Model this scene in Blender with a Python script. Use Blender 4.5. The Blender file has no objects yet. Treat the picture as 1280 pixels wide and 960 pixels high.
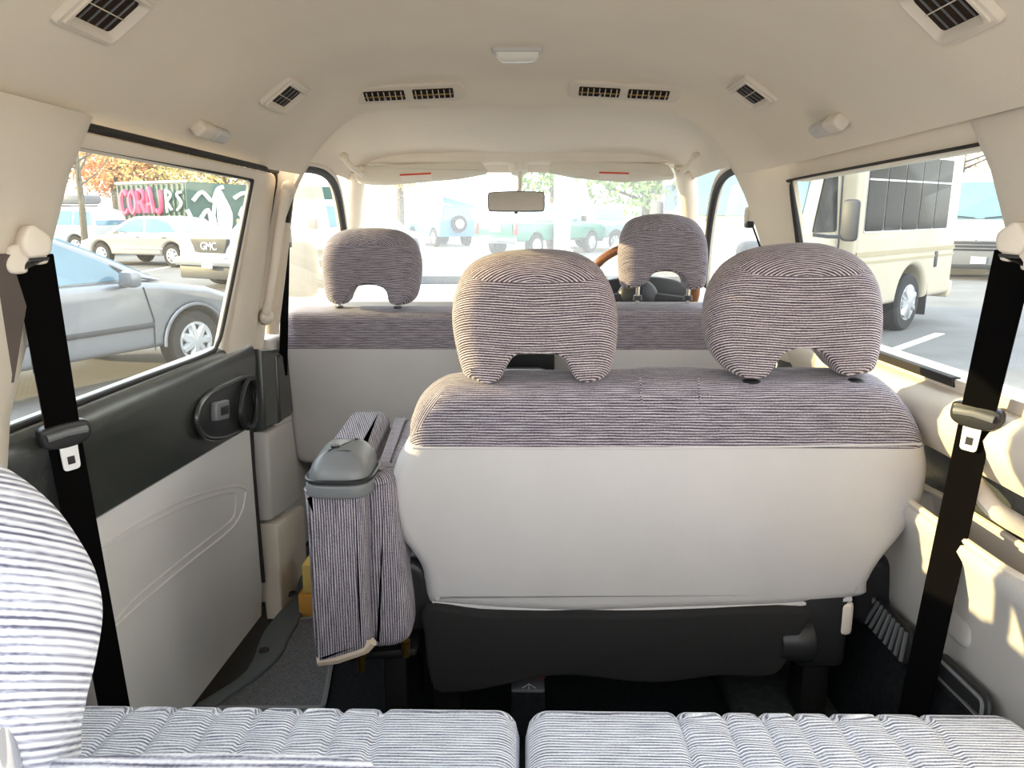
import bpy, bmesh, math, random
from mathutils import Vector, Matrix
from mathutils.bvhtree import BVHTree
random.seed(7)
SC = bpy.context.scene
COL = SC.collection

# ------------------------------------------------------------------ camera
FPX = 960.0
CAMP = Vector((0, 0, 1.05))
VX, VY = 657.0, 287.0
_th = math.atan((480 - VY) / FPX)
_yw = math.atan((VX - 640) / math.hypot(FPX, 480 - VY))
FW = Vector((-math.sin(_yw) * math.cos(_th), math.cos(_yw) * math.cos(_th), -math.sin(_th)))
RT = FW.cross(Vector((0, 0, 1))).normalized()
UP = RT.cross(FW)
cam = bpy.data.cameras.new('camera')
cam.sensor_width = 36.0
cam.lens = 36.0 * FPX / 1280.0
cam.clip_start = 0.02
camo = bpy.data.objects.new('camera', cam)
COL.objects.link(camo)
camo.matrix_world = Matrix(((RT.x, UP.x, -FW.x, CAMP.x), (RT.y, UP.y, -FW.y, CAMP.y), (RT.z, UP.z, -FW.z, CAMP.z), (0, 0, 0, 1)))
SC.camera = camo

# ------------------------------------------------------------------ light, sky, exposure
SUN_ELEV, SUN_BACK = math.radians(12.5), math.radians(-1)
SUN_STRENGTH, SKY_STRENGTH = 9.0, 3.4
SC.view_settings.view_transform = 'Standard'
SC.view_settings.look = 'None'
SC.view_settings.gamma = 1.0
SC.view_settings.use_curve_mapping = False
SC.view_settings.exposure = 0.45
sun = bpy.data.lights.new('sun', 'SUN')
sun.energy = SUN_STRENGTH
sun.angle = math.radians(0.6)
sun.color = (1.0, 0.76, 0.38)
suno = bpy.data.objects.new('sun', sun)
COL.objects.link(suno)
_s = Vector((-math.cos(SUN_BACK) * math.cos(SUN_ELEV), -math.sin(SUN_BACK) * math.cos(SUN_ELEV), math.sin(SUN_ELEV)))
suno.rotation_euler = _s.to_track_quat('Z', 'Y').to_euler()
suno.location = (-20, -4, 12)
W = bpy.data.worlds.new('sky')
SC.world = W
W.use_nodes = True
nt = W.node_tree
bg = nt.nodes['Background']
tc = nt.nodes.new('ShaderNodeTexCoord')
sx = nt.nodes.new('ShaderNodeSeparateXYZ')
cr = nt.nodes.new('ShaderNodeValToRGB')
cr.color_ramp.elements[0].position = 0.0
cr.color_ramp.elements[0].color = (1.0, 0.97, 0.92, 1)
cr.color_ramp.elements[1].position = 0.7
cr.color_ramp.elements[1].color = (0.78, 0.87, 1.0, 1)
nt.links.new(tc.outputs['Generated'], sx.inputs[0])
nt.links.new(sx.outputs['Z'], cr.inputs[0])
nt.links.new(cr.outputs[0], bg.inputs['Color'])
bg.inputs['Strength'].default_value = SKY_STRENGTH


# ------------------------------------------------------------------ point helpers
def ray(px, py):
    return RT * ((px - 640) / FPX) + UP * ((480 - py) / FPX) + FW


def atP(px, py, p0, n):
    d = ray(px, py)
    n = Vector(n)
    t = (Vector(p0) - CAMP).dot(n) / d.dot(n)
    return CAMP + d * t


def atX(px, py, x): return atP(px, py, (x, 0, 0), (1, 0, 0))
def atY(px, py, y): return atP(px, py, (0, y, 0), (0, 1, 0))
def atZ(px, py, z): return atP(px, py, (0, 0, z), (0, 0, 1))


GZ, GS = -0.60, 0.026
def gz(y): return GZ + GS * y


def atG(px, py): return atP(px, py, (0, 0, GZ), (0, -GS, 1))


# ------------------------------------------------------------------ materials
def lin(c):
    c = c / 255.0
    return c / 12.92 if c <= 0.04045 else ((c + 0.055) / 1.055) ** 2.4


def rgb(r, g, b): return (lin(r), lin(g), lin(b), 1.0)


MATS = {}


def mat(name, col, rough=0.6, metal=0.0, var=0.06, scale=12.0, bump=0.0, bscale=200.0, spec=0.5, coat=0.0, stretch=None):
    m = bpy.data.materials.new(name)
    m.use_nodes = True
    n, l = m.node_tree.nodes, m.node_tree.links
    b = n['Principled BSDF']
    b.inputs['Roughness'].default_value = rough
    b.inputs['Metallic'].default_value = metal
    b.inputs['Specular IOR Level'].default_value = spec
    b.inputs['Coat Weight'].default_value = coat
    t = n.new('ShaderNodeTexCoord')
    no = n.new('ShaderNodeTexNoise')
    no.inputs['Scale'].default_value = scale
    no.inputs['Detail'].default_value = 4
    src = t.outputs['Object']
    if stretch:
        mp = n.new('ShaderNodeMapping')
        mp.inputs['Scale'].default_value = stretch
        l.new(src, mp.inputs[0])
        src = mp.outputs[0]
    l.new(src, no.inputs['Vector'])
    r = n.new('ShaderNodeValToRGB')
    a, c = r.color_ramp.elements
    a.position, c.position = 0.3, 0.7
    a.color = tuple(max(0, v * (1 - var)) for v in col[:3]) + (1,)
    c.color = tuple(min(1, v * (1 + var)) for v in col[:3]) + (1,)
    l.new(no.outputs['Fac'], r.inputs[0])
    l.new(r.outputs[0], b.inputs['Base Color'])
    if bump:
        n2 = n.new('ShaderNodeTexNoise')
        n2.inputs['Scale'].default_value = bscale
        n2.inputs['Detail'].default_value = 3
        l.new(src, n2.inputs['Vector'])
        bp = n.new('ShaderNodeBump')
        bp.inputs['Strength'].default_value = bump
        bp.inputs['Distance'].default_value = 0.002
        l.new(n2.outputs['Fac'], bp.inputs['Height'])
        l.new(bp.outputs[0], b.inputs['Normal'])
    MATS[name] = m
    return m


def glass_mat(name, tint=(1, 1, 1), refl=0.06, haze=0.0):
    m = bpy.data.materials.new(name)
    m.use_nodes = True
    n, l = m.node_tree.nodes, m.node_tree.links
    n.remove(n['Principled BSDF'])
    out = n['Material Output']
    tr = n.new('ShaderNodeBsdfTransparent')
    tr.inputs[0].default_value = tuple(tint) + (1,)
    gl = n.new('ShaderNodeBsdfGlossy')
    gl.inputs['Roughness'].default_value = 0.02
    mx = n.new('ShaderNodeMixShader')
    mx.inputs[0].default_value = refl
    l.new(tr.outputs[0], mx.inputs[1])
    l.new(gl.outputs[0], mx.inputs[2])
    last = mx
    if haze:                                       # pale veil in the pane, imitates the overexposed wash of daylight
        tl = n.new('ShaderNodeBsdfTranslucent')
        tl.inputs[0].default_value = (0.95, 0.95, 0.93, 1)
        no = n.new('ShaderNodeTexNoise')
        no.inputs['Scale'].default_value = 3
        tcn = n.new('ShaderNodeTexCoord')
        l.new(tcn.outputs['Object'], no.inputs['Vector'])
        mr = n.new('ShaderNodeMapRange')
        mr.inputs['To Min'].default_value = haze * 0.85
        mr.inputs['To Max'].default_value = haze * 1.15
        l.new(no.outputs['Fac'], mr.inputs[0])
        m2 = n.new('ShaderNodeMixShader')
        l.new(mr.outputs[0], m2.inputs[0])
        l.new(mx.outputs[0], m2.inputs[1])
        l.new(tl.outputs[0], m2.inputs[2])
        last = m2
    l.new(last.outputs[0], out.inputs['Surface'])
    MATS[name] = m
    return m


def stripe_mat(name, dark, mid, light, period=0.0066, dots=1.0, wv=.5, st=.62):
    """ribbed upholstery: stripes follow the mesh attributes su (along) and sv (across)"""
    m = bpy.data.materials.new(name)
    m.use_nodes = True
    n, l = m.node_tree.nodes, m.node_tree.links
    b = n['Principled BSDF']
    b.inputs['Roughness'].default_value = 0.95
    b.inputs['Specular IOR Level'].default_value = 0.1
    b.inputs['Sheen Weight'].default_value = 0.15
    au = n.new('ShaderNodeAttribute'); au.attribute_name = 'su'
    av = n.new('ShaderNodeAttribute'); av.attribute_name = 'sv'

    def math_(op, a, c):
        k = n.new('ShaderNodeMath'); k.operation = op
        for i, v in enumerate((a, c)):
            if isinstance(v, (int, float)): k.inputs[i].default_value = v
            else: l.new(v, k.inputs[i])
        return k.outputs[0]

    def noise(fu, fv, detail=2):
        cb = n.new('ShaderNodeCombineXYZ')
        l.new(math_('MULTIPLY', au.outputs['Fac'], fu), cb.inputs[0])
        l.new(math_('MULTIPLY', av.outputs['Fac'], fv), cb.inputs[1])
        q = n.new('ShaderNodeTexNoise')
        q.inputs['Scale'].default_value = 1.0
        q.inputs['Detail'].default_value = detail
        l.new(cb.outputs[0], q.inputs['Vector'])
        return q.outputs['Fac']
    wob = noise(14, 60, 2)
    ph = math_('ADD', math_('MULTIPLY', av.outputs['Fac'], 2 * math.pi / period), math_('MULTIPLY', wob, 5.0))
    w = math_('ADD', math_('MULTIPLY', math_('SINE', ph, 0), 0.5), 0.5)
    streak = noise(22, 420, 3)
    grain = noise(330, 500, 1)
    v = math_('ADD', math_('MULTIPLY', w, wv), math_('ADD', math_('MULTIPLY', streak, st), math_('MULTIPLY', grain, 0.30 * dots)))
    v = math_('SUBTRACT', v, (wv * .5 + st * .5 + .15 * dots) - .5)
    r = n.new('ShaderNodeValToRGB')
    e = r.color_ramp.elements
    e[0].position, e[0].color = 0.24, dark
    e[1].position, e[1].color = 0.80, light
    k = e.new(0.48); k.color = mid
    l.new(v, r.inputs[0])
    l.new(r.outputs[0], b.inputs['Base Color'])
    bp = n.new('ShaderNodeBump')
    bp.inputs['Strength'].default_value = 0.35
    bp.inputs['Distance'].default_value = 0.0015
    l.new(v, bp.inputs['Height'])
    l.new(bp.outputs[0], b.inputs['Normal'])
    MATS[name] = m
    return m


M = MATS
stripe_mat('ribbed_fabric', rgb(46, 35, 43), rgb(112, 100, 110), rgb(220, 208, 208), 0.0043, 1.5, .48, .42)
stripe_mat('ribbed_fabric_fine', rgb(52, 44, 54), rgb(114, 107, 118), rgb(204, 197, 202), 0.0045, 1.4, .42, .52)
stripe_mat('ribbed_fabric_skylit', rgb(92, 92, 110), rgb(188, 190, 202), rgb(250, 250, 252), 0.0052, 1.1, .42, .62)  # lit copy of the seat fabric, sky light and overexposure in its colours
mat('velour_beige', rgb(197, 193, 192), 0.95, var=0.035, scale=6, bump=0.15, bscale=500, spec=0.1)
mat('headliner', rgb(231, 220, 203), 0.95, var=0.025, scale=5, bump=0.25, bscale=350, spec=0.1)
mat('beige_plastic', rgb(218, 207, 192), 0.55, var=0.02, bump=0.05, bscale=600, spec=0.35)
mat('grey_plastic', rgb(196, 192, 188), 0.5, var=0.02, spec=0.35)
mat('door_vinyl', rgb(228, 225, 222), 0.6, var=0.03, scale=3, bump=0.08, bscale=300, spec=0.3)
mat('dark_vinyl', rgb(60, 63, 60), 0.24, var=0.05, bump=0.06, bscale=400, spec=0.8)
mat('black_plastic', rgb(38, 38, 40), 0.4, var=0.05, spec=0.4)
mat('gun_plastic', rgb(112, 114, 116), 0.35, var=0.04, spec=0.5)
mat('seal_rubber', rgb(34, 30, 28), 0.7, var=0.05)
mat('webbing', rgb(9, 8, 8), 0.95, var=0.1, scale=60, spec=0.05, stretch=(40, 40, 1))
mat('webbing_brown', rgb(90, 80, 74), 0.8, var=0.1)
mat('carpet_black', rgb(32, 34, 36), 0.98, var=0.25, scale=90, bump=0.5, bscale=250, spec=0.05)
mat('carpet_green', rgb(62, 66, 62), 0.98, var=0.25, scale=60, bump=0.5, bscale=250, spec=0.05)
mat('mat_grey', rgb(104, 104, 106), 0.98, var=0.35, scale=260, bump=0.6, bscale=350, spec=0.05)
mat('mat_edge', rgb(124, 124, 126), 0.9)
mat('sill_plastic', rgb(84, 90, 92), 0.5, var=0.08)
mat('skirt_cloth', rgb(27, 26, 26), 0.95, var=0.12, scale=40, bump=0.2, bscale=400, stretch=(8, 1, 1))
mat('raw_edge', rgb(206, 186, 166), 0.95)
mat('steel', rgb(190, 190, 190), 0.3, 1.0)
mat('chrome', rgb(226, 226, 226), 0.12, 1.0)
mat('brass', rgb(196, 160, 90), 0.35, 1.0)
mat('black_metal', rgb(30, 28, 28), 0.5, 0.3)
mat('lens_white', rgb(228, 224, 214), 0.25, spec=0.5)
mat('vent_dark', rgb(52, 42, 34), 0.8, spec=0.1)
mat('visor_vinyl', rgb(226, 220, 206), 0.8, var=0.02)
mat('label_white', rgb(238, 232, 224), 0.7)
mat('label_red', rgb(214, 84, 60), 0.7)
mat('cardboard', rgb(206, 150, 66), 0.85, var=0.06)
mat('cardboard_pale', rgb(226, 196, 110), 0.85, var=0.06)
mat('red_plastic', rgb(196, 60, 58), 0.5)
mat('white_plastic', rgb(232, 232, 232), 0.45)
mat('wood_rim', rgb(128, 84, 56), 0.3, var=0.25, scale=30)
mat('mirror', rgb(240, 240, 240), 0.01, 1.0, var=0.0)
glass_mat('side_glass', (0.94, 0.97, 0.96), 0.05)
glass_mat('windscreen', (0.97, 1.0, 0.99), 0.04, haze=0.07)
glass_mat('veiled_glass', (0.95, 0.98, 0.97), 0.05, haze=0.008)  # slight veil mixed in to wash out the bright view outside
mat('asphalt', rgb(112, 110, 108), 0.95, var=0.16, scale=1.5, bump=0.6, bscale=60)
mat('line_paint', rgb(226, 226, 222), 0.9, var=0.12, scale=6)
mat('paint_silver', rgb(128, 130, 134), 0.30, 0.45, var=0.02, coat=0.5)
mat('paint_beige', rgb(176, 168, 160), 0.3, 0.3, var=0.02, coat=0.5)
mat('paint_white', rgb(196, 196, 196), 0.3, var=0.02, coat=0.4)
mat('paint_green', rgb(62, 124, 104), 0.3, 0.1, var=0.03, coat=0.5)
mat('paint_teal', rgb(150, 172, 172), 0.3, 0.1, var=0.03, coat=0.5)
mat('paint_blue', rgb(96, 140, 176), 0.4, var=0.03)
mat('bus_cream', rgb(190, 180, 158), 0.4, var=0.02, coat=0.3)
mat('bus_gold', rgb(160, 148, 118), 0.5)
mat('car_trim', rgb(52, 54, 58), 0.55)
mat('bumper_grey', rgb(108, 110, 114), 0.6)
mat('tyre', rgb(44, 42, 42), 0.9, var=0.1)
mat('alloy', rgb(196, 198, 200), 0.3, 0.7)
mat('car_glass', rgb(88, 124, 140), 0.06, 0.0, var=0.15, scale=2, spec=0.9)
mat('bus_glass', rgb(20, 20, 18), 0.12, 0.0, var=0.5, scale=1.2, spec=0.06)
mat('lamp_red', rgb(214, 56, 70), 0.25)
mat('lamp_clear', rgb(236, 232, 222), 0.12)
mat('lamp_amber', rgb(226, 150, 84), 0.2)
mat('plate_white', rgb(232, 234, 238), 0.5)
mat('container_green', rgb(64, 92, 84), 0.6, var=0.1, scale=2)
mat('graffiti_pink', rgb(226, 92, 128), 0.7)
mat('graffiti_white', rgb(226, 230, 224), 0.7)
mat('bark', rgb(104, 96, 82), 0.95, var=0.25, scale=9)
mat('leaf_green', rgb(132, 166, 84), 0.8, var=0.3, scale=1.5)
mat('leaf_yellow', rgb(214, 190, 110), 0.8, var=0.25, scale=1.5)
mat('leaf_orange', rgb(220, 160, 110), 0.8, var=0.25, scale=1.5)
mat('fence_grey', rgb(150, 146, 138), 0.9, var=0.1)
mat('stucco', rgb(222, 216, 204), 0.95, var=0.05, scale=3)
mat('yellow_paint', rgb(226, 190, 70), 0.5)

# ------------------------------------------------------------------ object helpers
ORG = {}


def thing(name, label, cat, loc=(0, 0, 0), rz=0.0, group=None, matrix=None):
    o = bpy.data.objects.new(name, None)
    COL.objects.link(o)
    o.empty_display_size = 0.05
    o['label'], o['category'] = label, cat
    if group: o['group'] = group
    m = matrix if matrix is not None else Matrix.Translation(Vector(loc)) @ Matrix.Rotation(rz, 4, 'Z')
    o.matrix_world = m
    ORG[o.name] = m.copy()
    return o


def structure(name):
    o = bpy.data.objects.new(name, None)
    COL.objects.link(o)
    o['kind'] = 'structure'
    ORG[o.name] = Matrix.Identity(4)
    return o


def fillet(pts, seg=5):
    """pts: (a, b[, r]) closed polygon -> rounded outline"""
    out = []
    n = len(pts)
    for i in range(n):
        p = Vector(pts[i][:2]); r = pts[i][2] if len(pts[i]) > 2 else 0
        if r <= 0: out.append((p.x, p.y)); continue
        a = Vector(pts[i - 1][:2]); c = Vector(pts[(i + 1) % n][:2])
        da, dc = (a - p), (c - p)
        la, lc = da.length, dc.length
        r_ = min(r, la * 0.49, lc * 0.49)
        A, Cc = p + da / la * r_, p + dc / lc * r_
        for k in range(seg + 1):
            t = k / seg
            q = A * (1 - t) ** 2 + p * 2 * t * (1 - t) + Cc * t * t
            out.append((q.x, q.y))
    return out


def spline(pts, n=6, closed=True):
    out = []
    N = len(pts)
    rng = range(N) if closed else range(N - 1)
    for i in rng:
        if closed:
            p = [Vector(pts[(i + k) % N]) for k in (-1, 0, 1, 2)]
        else:
            p = [Vector(pts[min(max(i + k, 0), N - 1)]) for k in (-1, 0, 1, 2)]
        for k in range(n):
            t = k / n
            q = 0.5 * ((2 * p[1]) + (-p[0] + p[2]) * t + (2 * p[0] - 5 * p[1] + 4 * p[2] - p[3]) * t * t + (-p[0] + 3 * p[1] - 3 * p[2] + p[3]) * t ** 3)
            out.append(tuple(q))
    if not closed: out.append(tuple(pts[-1]))
    return out


def area2(o):
    return sum(o[i - 1][0] * o[i][1] - o[i][0] * o[i - 1][1] for i in range(len(o)))


def offset(o, d, wt=None):
    n = len(o)
    res = []
    for i in range(n):
        p0, p1, p2 = Vector(o[i - 1]), Vector(o[i]), Vector(o[(i + 1) % n])
        e1, e2 = (p1 - p0), (p2 - p1)
        if e1.length < 1e-9: e1 = e2
        if e2.length < 1e-9: e2 = e1
        e1 = e1.normalized() if e1.length > 1e-9 else Vector((1, 0))
        e2 = e2.normalized() if e2.length > 1e-9 else e1
        n1, n2 = Vector((-e1.y, e1.x)), Vector((-e2.y, e2.x))
        m = n1 + n2
        if m.length < 1e-6: m = n1
        m.normalize()
        res.append(tuple(p1 + m * (d * (wt(*o[i]) if wt else 1) / max(0.45, m.dot(n1)))))
    return res


class MB:
    def __init__(s):
        s.v, s.f = [], []

    def add(s, V, F):
        k = len(s.v)
        s.v += [Vector(p) for p in V]
        s.f += [tuple(i + k for i in f) for f in F]
        return s

    def box(s, c, size, r=0.0, seg=3, rot=None):
        bm = bmesh.new()
        bmesh.ops.create_cube(bm, size=1.0)
        for v in bm.verts: v.co = Vector((v.co.x * size[0], v.co.y * size[1], v.co.z * size[2]))
        if r > 0:
            bmesh.ops.bevel(bm, geom=list(bm.edges), offset=min(r, min(size) * 0.49), segments=seg, profile=0.5, affect='EDGES')
        R = rot.to_3x3() if rot is not None else Matrix.Identity(3)
        bm.verts.ensure_lookup_table()
        s.add([R @ v.co + Vector(c) for v in bm.verts], [[v.index for v in f.verts] for f in bm.faces])
        bm.free()
        return s

    def slab(s, outline, f, d0, d1, r=0.0, steps=4, r1=None, off1=0.0, wt=None):
        """outline in (a,b), thickness along d; both rims rounded with r (r1 at the d1 end)"""
        o = list(outline)
        if area2(o) < 0: o.reverse()
        r1 = r if r1 is None else r1
        sg = 1 if d1 > d0 else -1
        rings = []
        for k in range(steps + 1 if r > 0 else 1):
            a = (k / steps if r > 0 else 1) * math.pi / 2
            rings.append((r * (1 - math.sin(a)), d0 + sg * r * (1 - math.cos(a))))
        for k in range(steps + 1 if r1 > 0 else 1):
            a = (k / steps if r1 > 0 else 0) * math.pi / 2
            rings.append((off1 + r1 * (1 - math.cos(a)), d1 - sg * r1 * (1 - math.sin(a))))
        V, F = [], []
        n = len(o)
        for ins, d in rings:
            q = offset(o, ins, wt) if abs(ins) > 1e-9 else o
            V += [f(a, b, d) for a, b in q]
        for k in range(len(rings) - 1):
            for i in range(n):
                j = (i + 1) % n
                F.append((k * n + i, k * n + j, (k + 1) * n + j, (k + 1) * n + i))
        F.append(tuple(range(n))[::-1])
        F.append(tuple((len(rings) - 1) * n + i for i in range(n)))
        return s.add(V, F)

    def loft(s, rings, closed=True, cap=True, loop=False):
        n = len(rings[0])
        V = [p for r in rings for p in r]
        F = []
        K = len(rings)
        for k in range(K if loop else K - 1):
            k2 = (k + 1) % K
            for i in range(n if closed else n - 1):
                j = (i + 1) % n
                F.append((k * n + i, k * n + j, k2 * n + j, k2 * n + i))
        if cap and closed and not loop:
            F.append(tuple(range(n))[::-1])
            F.append(tuple((K - 1) * n + i for i in range(n)))
        return s.add(V, F)

    def tube(s, pts, r, seg=10, closed=False, flat=1.0):
        pts = [Vector(p) for p in pts]
        n = len(pts)
        rad = r if isinstance(r, (list, tuple)) else [r] * n
        rings = []
        up = None
        for i in range(n):
            if closed: t = pts[(i + 1) % n] - pts[i - 1]
            else: t = pts[min(i + 1, n - 1)] - pts[max(i - 1, 0)]
            t.normalize()
            if up is None:
                up = Vector((0, 0, 1)) if abs(t.z) < 0.9 else Vector((1, 0, 0))
            u = (up - t * up.dot(t)).normalized()
            w = t.cross(u)
            up = u
            rings.append([pts[i] + (u * math.cos(2 * math.pi * k / seg) + w * math.sin(2 * math.pi * k / seg) * flat) * rad[i] for k in range(seg)])
        return s.loft(rings, True, True, closed)

    def cyl(s, p0, p1, r0, r1=None, seg=24, bevel=0.0):
        r1 = r0 if r1 is None else r1
        p0, p1 = Vector(p0), Vector(p1)
        if bevel > 0:
            d = (p1 - p0).normalized() * bevel
            return s.tube([p0, p0 + d * .3, p0 + d, p1 - d, p1 - d * .3, p1], [r0 - bevel, r0 - bevel * .3, r0, r1, r1 - bevel * .3, r1 - bevel], seg)
        return s.tube([p0, p1], [r0, r1], seg)

    def ball(s, c, rad, seg=16, rings=10):
        c = Vector(c)
        rad = (rad,) * 3 if isinstance(rad, (int, float)) else rad
        V, F = [], []
        for i in range(rings + 1):
            a = math.pi * (i / rings) * 0.998 + 0.001 * math.pi
            for k in range(seg):
                b = 2 * math.pi * k / seg
                V.append(c + Vector((rad[0] * math.sin(a) * math.cos(b), rad[1] * math.sin(a) * math.sin(b), rad[2] * math.cos(a))))
        for i in range(rings):
            for k in range(seg):
                j = (k + 1) % seg
                F.append((i * seg + k, (i + 1) * seg + k, (i + 1) * seg + j, i * seg + j))
        return s.add(V, F)

    def grid(s, fn, nu, nv):
        V = [fn(i / nu, j / nv) for i in range(nu + 1) for j in range(nv + 1)]
        F = [(i * (nv + 1) + j, (i + 1) * (nv + 1) + j, (i + 1) * (nv + 1) + j + 1, i * (nv + 1) + j + 1) for i in range(nu) for j in range(nv)]
        return s.add(V, F)

    def move(s, m):
        s.v = [m @ p for p in s.v]
        return s

    def cut(s, co, no):
        """keep the side of the plane that the normal points away from; returns (kept, other)"""
        res = []
        for flip in (1, -1):
            bm = bmesh.new()
            vs = [bm.verts.new(p) for p in s.v]
            for f in s.f:
                try: bm.faces.new([vs[i] for i in f])
                except ValueError: pass
            bmesh.ops.recalc_face_normals(bm, faces=bm.faces)
            bmesh.ops.triangulate(bm, faces=[f for f in bm.faces if len(f.verts) > 4])
            bmesh.ops.bisect_plane(bm, geom=list(bm.verts) + list(bm.edges) + list(bm.faces), plane_co=Vector(co), plane_no=Vector(no) * flip, clear_outer=True)
            bm.verts.ensure_lookup_table(); bm.verts.index_update()
            q = MB()
            q.add([v.co.copy() for v in bm.verts], [[v.index for v in f.verts] for f in bm.faces])
            bm.free()
            res.append(q)
        return res

    def build(s, name, m, parent=None, local=False, smooth=True, stripe=None, angle=38, kind=None, label=None):
        me = bpy.data.meshes.new(name)
        inv = Matrix.Identity(4)
        if parent is not None and not local: inv = ORG[parent.name].inverted()
        me.from_pydata([inv @ p for p in s.v], [], s.f)
        bm = bmesh.new(); bm.from_mesh(me)
        bmesh.ops.recalc_face_normals(bm, faces=bm.faces)
        bm.to_mesh(me); bm.free()
        if stripe:
            uv = [stripe(p) for p in s.v]
            for nm, k in (('su', 0), ('sv', 1)):
                at = me.attributes.new(nm, 'FLOAT', 'POINT')
                at.data.foreach_set('value', [q[k] for q in uv])
        me.materials.append(M[m] if isinstance(m, str) else m)
        if smooth:
            me.shade_smooth()
            me.set_sharp_from_angle(angle=math.radians(angle))
        o = bpy.data.objects.new(name, me)
        COL.objects.link(o)
        if parent is not None:
            o.parent = parent
            ORG[o.name] = ORG[parent.name]
        else:
            ORG[o.name] = Matrix.Identity(4)
        if kind: o['kind'] = kind
        if label: o['label'] = label
        return o


def tag(o, label, cat, group=None):
    o['label'], o['category'] = label, cat
    if group: o['group'] = group
    return o


def dup(root, label=None, group=None, matrix=None):
    r = root.copy(); COL.objects.link(r)
    if matrix is not None: r.matrix_world = matrix
    if label: r['label'] = label
    if group: r['group'] = group
    for ch in list(root.children):
        c = ch.copy(); COL.objects.link(c); c.parent = r
        for g in list(ch.children):
            d = g.copy(); COL.objects.link(d); d.parent = c
    return r


# ================================================================== THE VAN: shell
XC = -0.02


def xw(z):                                   # half width of the inner side wall at height z
    if z > 0.775: return 0.74 - 0.2 * (z - 0.775)
    if z < 0.45: return 0.74 - 0.05 * (0.45 - z)
    return 0.74


def wallf(side, inset=0.0):                  # (y, z, d) -> world; d = distance outwards from the wall's inner face
    return lambda a, b, d: Vector((side * (xw(b) - inset + d), a, b))


# floor with the step well on the left
fl = MB()
fl.box((0.055, 1.55, -0.03), (1.39, 3.4, 0.06))
fl.box((-.67, .55, -.03), (.12, 1.4, .06))
FLOOR = fl.build('floor', 'carpet_black', kind='structure')
MB().box((-0.77, 1.75, -0.15), (0.22, 1.10, 0.05)).build('step_well', 'black_plastic', FLOOR)
st = MB()
for k in range(9):
    st.box((-0.83 + 0.018 * k, 1.72, -0.118), (0.007, 0.52, 0.02), 0.003, 2)
st.build('step_tread', 'sill_plastic', FLOOR)
# raised carpet on the right, towards the side panel
MB().box((0.60, 1.30, 0.03), (0.30, 2.3, 0.055), 0.02).build('carpet', 'carpet_green', FLOOR)

# ceiling loft
FULL = [(0, 1.415), (.10, 1.414), (.20, 1.412), (.34, 1.40), (.43, 1.375), (.50, 1.335), (.56, 1.285), (.60, 1.252), (.632, 1.224), (.650, 1.203)]
ARCH = [(0, 1.357), (.12, 1.357), (.23, 1.355), (.33, 1.351), (.40, 1.338), (.45, 1.315), (.485, 1.287), (.515, 1.255), (.54, 1.225), (.563, 1.19)]
FRON = [(0, 1.288), (.12, 1.288), (.23, 1.287), (.33, 1.285), (.42, 1.282), (.48, 1.276), (.525, 1.266), (.56, 1.252), (.585, 1.235), (.60, 1.215)]


def mirror_sec(h, y, tilt=None):
    h = [Vector((p[0], p[1])) for p in h]
    sm = []
    for i in range(len(h) - 1):
        p = [h[max(i - 1, 0)] if i > 0 else Vector((-h[1].x, h[1].y)), h[i], h[i + 1], h[min(i + 2, len(h) - 1)]]
        for k in range(3):
            t = k / 3
            sm.append(0.5 * ((2 * p[1]) + (-p[0] + p[2]) * t + (2 * p[0] - 5 * p[1] + 4 * p[2] - p[3]) * t * t + (-p[0] + 3 * p[1] - 3 * p[2] + p[3]) * t ** 3))
    sm.append(h[-1])
    L = [Vector((XC - q.x, y, q.y)) for q in reversed(sm)]
    Rr = [Vector((XC + q.x, y, q.y)) for q in sm[1:]]
    return L + Rr


def mixs(A, B, t, dx=0, dz=0): return [(a[0] * (1 - t) + b[0] * t + dx, a[1] * (1 - t) + b[1] * t + dz) for a, b in zip(A, B)]


secs = [mirror_sec(FULL, -0.12), mirror_sec(FULL, 0.5), mirror_sec(FULL, 1.2), mirror_sec(FULL, 1.80), mirror_sec(mixs(FULL, ARCH, .05), 1.93),
        mirror_sec(mixs(FULL, ARCH, .16), 1.965), mirror_sec(mixs(FULL, ARCH, .42), 1.995), mirror_sec(mixs(FULL, ARCH, .72), 2.025), mirror_sec(mixs(FULL, ARCH, .94), 2.047),
        mirror_sec(ARCH, 2.056), mirror_sec(ARCH, 2.068), mirror_sec(mixs(ARCH, ARCH, 0, .014, .02), 2.08),
        mirror_sec(mixs(ARCH, FRON, .15, .03, .03), 2.2), mirror_sec(mixs(ARCH, FRON, .5, .02, .025), 2.45), mirror_sec(mixs(ARCH, FRON, .85, 0, .01), 2.7), mirror_sec(FRON, 2.82)]
cm = MB().loft(secs, closed=False, cap=False)
CEIL_BVH = BVHTree.FromPolygons(cm.v, cm.f)
top = [[p + Vector((0, 0, 0.05)) if abs(p.x - XC) < 0.5 else p + Vector((0.04 if p.x > 0 else -0.04, 0, 0.05)) for p in s_] for s_ in secs]
cmo = MB().loft(secs, closed=False, cap=False)
cmo.loft(top, closed=False, cap=False)
n_ = len(secs[0])
for e in (0, len(secs) - 1):
    cmo.loft([secs[e], top[e]], closed=False, cap=False)
for e in (0, n_ - 1):
    cmo.loft([[s_[e] for s_ in secs], [s_[e] for s_ in top]], closed=False, cap=False)
CEIL = cmo.build('ceiling', 'headliner', kind='structure', angle=50)


def ceil_at(px, py):
    loc, nrm, i, d = CEIL_BVH.ray_cast(CAMP, ray(px, py).normalized())
    if nrm.dot(ray(px, py)) > 0: nrm = -nrm
    return loc, nrm


# ---- left wall: rear quarter, C pillar
WL = structure('wall_left')
WR = structure('wall_right')


def pz(px, py, side, x=None):                # pixel on the side wall plane -> (y, z)
    x0 = 0.74
    for _ in range(6):
        p = atX(px, py, side * x0)
        x0 = xw(p.z)
    return (p.y, p.z)


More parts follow.
